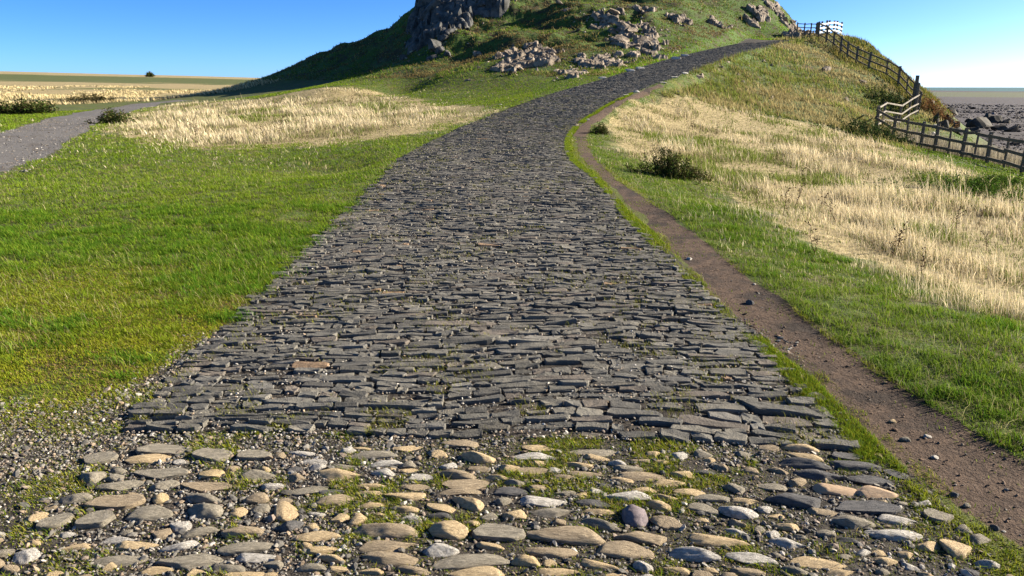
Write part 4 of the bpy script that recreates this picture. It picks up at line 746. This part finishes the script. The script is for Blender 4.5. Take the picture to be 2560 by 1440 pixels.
bedrock('outcrop', [t for t in R_TOP if t[0] > 20], M_ROCK, 'brown bedrock on the skyline at the right shoulder of the hill', .3, .6, .5, 481, 2.6)
# rubble between the hill rocks
RR = np.array(R_MO+R_UP+R_LO+R_LO+R_TOP+R_CRAG+R_UP); N = 1300; i_ = rng.integers(0, len(RR), N); x = RR[i_, 0]+rng.normal(0, 1.0, N); y = RR[i_, 1]+rng.normal(0, 1.2, N)
off, S, _ = road_coord(x, y); k_ = (np.abs(off) > 2.4); x, y = x[k_], y[k_]; N = len(x)
V, Fc, c_ = chips(N, x, y, rng.lognormal(math.log(.07), .5, N).clip(.03, .28), np.array([(.30, .24, .18), (.16, .125, .09), (.40, .34, .27)])[rng.choice(3, N, p=[.4, .4, .2])], -.02)
tag(link('rubble', build_mesh('rubble', V, [Fc], M_PEB, {'Col': c_})), 'small broken stones scattered between the rocks on the hill', 'rubble', kind='stuff')
# ---------------------------------------------------------------- timber
k = NT('weathered_wood', .85); v = k.objc()
mp = k.n('ShaderNodeMapping'); mp.inputs['Scale'].default_value = (3, 3, 30); k.l(v, mp.inputs[0])
n = k.noise(2, 6, .7, mp.outputs[0]); k.bump(n, .4, .01); M_WOOD = k.col(k.mix(k.step(n, .3, .7), (.07, .055, .038), (.20, .165, .12)))
k = NT('sunlit_white', .7); n = k.noise(6, 4, .6, k.objc()); M_WHITE = k.col(k.mix(k.step(n, .25, .6), (.62, .60, .56), (.82, .81, .78)))  # white stands for sun striking the skyline rails, put into their colour
k = NT('sunlit_wood', .85); n = k.noise(6, 4, .6, k.objc()); M_SUNWOOD = k.col(k.mix(k.step(n, .25, .7), (.13, .11, .08), (.30, .26, .20)))  # lighter copy of the fence wood, sunlight on the rails painted in
def beam(name, a, b, w, t, mat, parent, sag=0.):
    """squared timber from a to b: w high (or along x for posts), t thick, slightly rounded and warped"""
    a = np.array(a, float); b = np.array(b, float); d = b-a; L = np.linalg.norm(d); d /= L
    up = np.array([0, 0, 1.]) if abs(d[2]) < .8 else np.array([1., 0, 0]); s = np.cross(d, up); s /= np.linalg.norm(s); u = np.cross(s, d)
    n = 5; V = []
    for i in range(n+1):
        f = i/n; c_ = a+d*L*f+np.array([0, 0, -sag*4*f*(1-f)]); ww = w*rng.uniform(.92, 1.06)/2; tt = t*rng.uniform(.92, 1.06)/2; e = .18
        for p, q_ in ((-1, -1+e), (-1+e, -1), (1-e, -1), (1, -1+e), (1, 1-e), (1-e, 1), (-1+e, 1), (-1, 1-e)):
            V.append(c_+s*tt*p+u*ww*q_)
    F = [[i*8+j, i*8+(j+1) % 8, (i+1)*8+(j+1) % 8, (i+1)*8+j] for i in range(n) for j in range(8)]
    V = np.array(V); c0 = (a+b)/2
    V = np.vstack([V, [V[:8].mean(0)], [V[-8:].mean(0)]]); m = len(V)
    T = [[(j+1) % 8, j, m-2] for j in range(8)]+[[n*8+j, n*8+(j+1) % 8, m-1] for j in range(8)]
    me = build_mesh(name, V-c0, [np.array(F), np.array(T)], mat)
    o = link(name, me); o.location = c0
    if parent is not None: o.parent = parent; o.location = c0-np.array(parent.location)
    return o
def fence(name, P, label, heights, hp=1.2, pw_=.11, rw=.10, rt=.04, mat=None, matr=None, lean=0., side=1, thin=(), cat='fence'):
    mat = mat or M_WOOD; matr = matr or mat
    Z = [hz(x, y) for x, y in P]
    root = bpy.data.objects.new(name, None); COL.objects.link(root); root.location = (P[0][0], P[0][1], Z[0]); tag(root, label, cat)
    tops = []
    for i, ((x, y), z) in enumerate(zip(P, Z)):
        w_ = pw_*(.55 if i in thin else 1); lx = lean+rng.normal(0, .025)
        o = beam('post', (x, y, z-.25), (x+lx*hp, y+rng.normal(0, .02), z+hp*rng.uniform(.97, 1.03)), w_, w_, mat, root); tops.append(lx)
    for i in range(len(P)-1):
        a = np.array([*P[i], Z[i]]); b = np.array([*P[i+1], Z[i+1]]); d = b-a; nrm = np.array([d[1], -d[0], 0]); nrm /= np.linalg.norm(nrm)
        for hh in heights:
            o_ = nrm*side*(pw_/2+rt/2+.003); j = rng.normal(0, .018, 2)
            beam('rail', a+o_+np.array([tops[i]*hh, 0, hh+j[0]])-d*.03, b+o_+np.array([tops[i+1]*hh, 0, hh+j[1]])+d*.03, rw, rt, matr, root)
    return root
fence('timber_fence', [(18.3, 38.2), (18.45, 36.8), (18.55, 35.7), (18.7, 34.6), (18.8, 33.6), (18.85, 32.6), (18.85, 31.6), (18.75, 30.6), (18.7, 29.6), (18.6, 28.4), (18.5, 27.2), (18.4, 25.7), (18.3, 24)],
      'sagging three rail timber fence running to the right edge above the shore', (.22, .63, 1.06), 1.2, .12, .12, .045, lean=.02, thin=(2, 5, 7, 9, 11))
fence('timber_fence', [(18.4, 38.5), (19.6, 40.3), (21.2, 41.8), (22.4, 43.2), (23.4, 44.2)], 'short sunlit fence section joining the tall posts to the lower corner', (.22, .63, 1.06), 1.15, .10, .075, .05, M_WOOD, M_SUNWOOD)
fence('timber_fence', [(23.4, 44.2), (24.2, 46.3), (24.7, 48.2), (25.0, 50), (25.1, 52), (25.0, 54.5), (24.95, 56.4), (24.95, 58), (25, 59.4), (25, 60.8), (25.1, 62.6), (25.3, 64.8)],
      'long dark timber fence climbing the bank to the top of the hill shoulder', (.25, .65, 1.08), 1.25, .13, .10, .045, thin=(2, 4))
for (x, y) in ((23.15, 44.0), (24.05, 45.9)):
    z = hz(x, y); root = beam('fence_post', (x, y, z-.3), (x, y, z+1.75), .16, .16, M_WOOD, None)
    tag(root, 'tall thick timber post %s at the bend of the fence' % ('nearer to us' if y < 45 else 'further back, right one'), 'post', 'tall posts at the fence bend')
fence('timber_fence', [(24.9, 68.6), (25.3, 68.1), (25.7, 67.6), (26.0, 67.1), (25.7, 66.4)], 'small far fence on the skyline beside the hill shoulder', (.3, .6, .9), 1.0, .09, .07, .04)
fence('white_fence', [(25.6, 65.8), (26.05, 66.1), (26.5, 66.4), (26.95, 66.7), (27.4, 67), (27.85, 67.3), (28.3, 67.6)], 'bright white sunlit fence on the skyline at the top of the bank', (.30, .62, .93), 1.15, .13, .15, .04, M_WOOD, M_WHITE, side=1)

# ---------------------------------------------------------------- dead thistles and docks
M_STALK = blade_mat('plant', .15)
def stick(a, b, r, n=4):
    a = np.array(a); b = np.array(b); d = b-a; d = d/np.linalg.norm(d); s = np.cross(d, [0.3, .9, .2]); s /= np.linalg.norm(s); u = np.cross(s, d)
    V = [p+s*math.cos(t)*q_+u*math.sin(t)*q_ for p, q_ in ((a, r), (b, r*.6)) for t in np.linspace(0, 2*math.pi, n, endpoint=False)]
    return V, [[j, (j+1) % n, n+(j+1) % n, n+j] for j in range(n)]
def thistle_meshes(seed):
    r = np.random.default_rng(seed); V = []; F = []; HV = []; HF = []; ends = []
    def add(a, b, rad):
        v, f = stick(a, b, rad); o_ = len(V); V.extend(v); F.extend([[i+o_ for i in q_] for q_ in f])
    p = np.zeros(3); top = []
    for i in range(6):
        q_ = p+np.array([r.normal(0, .025), r.normal(0, .025), .11]); add(p, q_, .009-.001*i)
        if i > 1:
            for _ in range(2):
                a = r.uniform(0, 6.28); e = q_+np.array([math.cos(a)*.10, math.sin(a)*.10, r.uniform(.03, .12)])*r.uniform(.6, 1.3); add(q_, e, .005); ends.append(e)
        p = q_
    ends.append(p); IV, IF = I1
    for e in ends:
        o_ = len(HV); HV.extend(e+IV*np.array([.011, .011, .017])*r.uniform(.7, 1.3)); HF.extend(IF+o_)
    for i in range(60):                              # withered leaves
        h_ = r.uniform(.05, .6); a = r.uniform(0, 6.28); d = np.array([math.cos(a), math.sin(a), r.uniform(-.4, .6)])*r.uniform(.03, .08); b = np.array([0, 0, h_]); s = np.cross(d, [0, 0, 1])*.22
        o_ = len(HV); HV.extend([b, b+d*.5+s, b+d, b+d*.5-s]); HF.extend([[o_, o_+1, o_+2], [o_, o_+2, o_+3]])
    V = np.array(V); HV = np.array(HV)
    return build_mesh('thistle', np.vstack([V, HV]), [np.array(F), np.array(HF)+len(V)], M_STALK, {'Col': np.vstack([np.tile([.06, .035, .02], (len(V), 1)), np.tile([.06, .037, .022], (len(HV), 1))*r.uniform(.7, 1.6, (len(HV), 1))])})
TM = [thistle_meshes(s) for s in (5, 6, 7, 8, 9, 10, 11)]
for P, place, grp in ((THISTLE_R, 'in the right meadow', 'dead thistles in the right meadow'), (THISTLE_L, 'in the left meadow', 'dead thistles in the left meadow')):
    P = sorted(P, key=lambda p: p[0]/p[1])
    for i, (x, y) in enumerate(P):
        root = bpy.data.objects.new('thistle', TM[i % 7]); COL.objects.link(root); root.location = (x, y, hz(x, y)-.02)
        s = (.5 if y < 16 else .8)*rng.uniform(.8, 1.25); root.scale = (s*1.2, s*1.2, s); root.rotation_euler = (rng.normal(0, .1), rng.normal(0, .12), rng.uniform(0, 6))
        tag(root, 'dead brown thistle, %s %s' % (side_ord(i, len(P)), place), 'thistle', grp)
# ---------------------------------------------------------------- bushes
def bush(name, x, y, w, h, d, label, cols, n=2600, leaf=.03, cat='bush', spiky=.35):
    r = np.random.default_rng(int(abs(x)*100+y)); z = hz(x, y)
    root = bpy.data.objects.new(name, None); COL.objects.link(root); root.location = (x, y, z); tag(root, label, cat)
    ns = 70; V = []; F = []; tips = []
    for i in range(ns):
        bx, by = r.normal(0, w*.26), r.normal(0, d*.26); hh = h*r.uniform(.45, 1.1)*max(.35, 1-(bx/w*1.5)**2); t = np.array([bx*1.25+r.normal(0, .06*w), by*1.25, hh])
        b = np.array([bx, by, hz(x+bx, y+by)-z-.03]); t[2] += b[2]; v, f = stick(b, t, .005+.002*h, 3); o_ = len(V); V.extend(v); F.extend([[j+o_ for j in q_] for q_ in f]); tips.append((b, t))
    for b_, _t in tips:
        v, f = stick((0, 0, -.25-.2*h), b_-np.array([0, 0, .02]), .01, 3); o_ = len(V); V.extend(v); F.extend([[j+o_ for j in q_] for q_ in f])
    V = np.array(V); link('stems', build_mesh('stems', V, [np.array(F)], M_STALK, {'Col': np.tile([.05, .045, .02], (len(V), 1))}), root)
    k_ = r.integers(0, ns, n); f = r.uniform(.12, 1.08, n); B = np.array([tips[i][0] for i in k_]); T_ = np.array([tips[i][1] for i in k_]); P = B+(T_-B)*f[:, None]+r.normal(0, spiky*leaf*2, (n, 3))
    a = r.uniform(0, 6.28, n); e = r.uniform(-.5, .9, n); D = np.stack([np.cos(a)*np.cos(e), np.sin(a)*np.cos(e), np.sin(e)], 1)*(leaf*r.uniform(.6, 1.6, n))[:, None]
    Sd = np.cross(D, r.normal(size=(n, 3))); Sd /= np.linalg.norm(Sd, axis=1)[:, None]+1e-9; Sd *= leaf*.28
    LV = np.stack([P, P+D*.5+Sd, P+D, P+D*.5-Sd], 1).reshape(-1, 3); C_ = np.array(cols)[r.integers(0, len(cols), n)]*r.lognormal(0, .3, (n, 1))
    link('leaves', build_mesh('leaves', LV, [(np.arange(n)*4)[:, None]+np.arange(4)], M_STALK, {'Col': np.repeat(C_, 4, 0)}), root)
G1 = [(.035, .065, .012), (.055, .08, .018), (.10, .09, .03), (.05, .04, .02)]
bush('nettle_bush', *BUSHES[0], .95, .50, .55, 'dark green nettle bush with a long shadow beside the dirt path', G1, 5200, .035)
bush('weed_clump', *BUSHES[1], .55, .26, .4, 'low brownish green weeds just right of the nettle bush', [(.12, .12, .04), (.16, .12, .06), (.07, .09, .02)], 1500, .03)
bush('bush', *BUSHES[2], .36, .34, .3, 'small dark bush at the inner bend of the dirt path', G1, 1400, .04)
bush('bush', *BUSHES[3], 3.4, .85, 1.8, 'wide dark green bush at the left edge beyond the track', G1, 5200, .12)
bush('bush', *BUSHES[4], 3.4, .8, 1.6, 'brown bush in the pale grass beyond the track', [(.07, .05, .025), (.05, .055, .02), (.12, .09, .04)], 3200, .11)
bush('bush', *BUSHES[5], 1.1, .5, .7, 'small dark green bush on the near edge of the track', G1, 2600, .07)
bush('bush', *BUSHES[6], 1.8, 1.3, 1.4, 'tiny lone dark bush on the left skyline', G1, 700, .5)
bush('bracken', *BUSHES[7], 2.0, .9, 1.4, 'rust brown bracken on the slope right of the tall fence posts', [(.24, .12, .05), (.30, .17, .08), (.13, .08, .04)], 3500, .08)
bush('bramble', *BUSHES[8], 2.2, .3, 2.2, 'leafy green brambles in the dry grass below the fence', [(.07, .13, .018), (.10, .18, .025), (.04, .07, .012)], 5200, .04)
bush('bramble', *BUSHES[9], 1.7, .28, 1.4, 'leafy brambles close to the right edge of the photo', [(.07, .13, .018), (.12, .17, .03), (.04, .07, .012)], 3600, .04)
for o, b in ((10, 'dark scrub at the foot of the fence corner'), (11, 'dark leafy scrub hanging under the climbing fence')):
    bush('scrub', *BUSHES[o], 2.6, .7, 2.2, b, [(.03, .05, .015), (.045, .075, .02), (.07, .08, .03)], 3600, .08)
# pale reeds behind the lower fence
x = rng.uniform(19.3, 24, 5000); y = rng.uniform(24, 40, 5000); N = len(x)
grass_obj('dead_reeds', [blades(x, y, rng.uniform(.3, .95, N), np.full(N, .022), np.array([.28, .24, .17])*rng.lognormal(0, .3, N)[:, None], .15, (-.05, 0))], M_DRY, 'pale dead reeds standing behind the lower fence', 'reeds')
# shingle and weed-covered stones over the shore
N = 40000; r_ = np.exp(rng.uniform(math.log(34), math.log(330), N)); a_ = R(1)*rng.uniform(24, 44, N); x = r_*np.sin(a_); y = r_*np.cos(a_); k_ = (height(x, y, False) < -2.4); x, y, r_ = x[k_], y[k_], r_[k_]; N = len(x)
cl = fbm(x*.15, y*.15, 97); k_ = cl > .4; x, y, r_ = x[k_], y[k_], r_[k_]; N = len(x)
V, Fc, c_ = chips(N, x, y, np.minimum(r_*.0005, .12)*rng.lognormal(0, .6, N), np.array([(.035, .028, .024), (.07, .06, .055), (.15, .13, .12)])[rng.choice(3, N, p=[.5, .35, .15])])
tag(link('shingle', build_mesh('shingle', V, [Fc], M_PEB, {'Col': c_})), 'dark stones and weed strewn over the shore', 'shingle', kind='stuff')
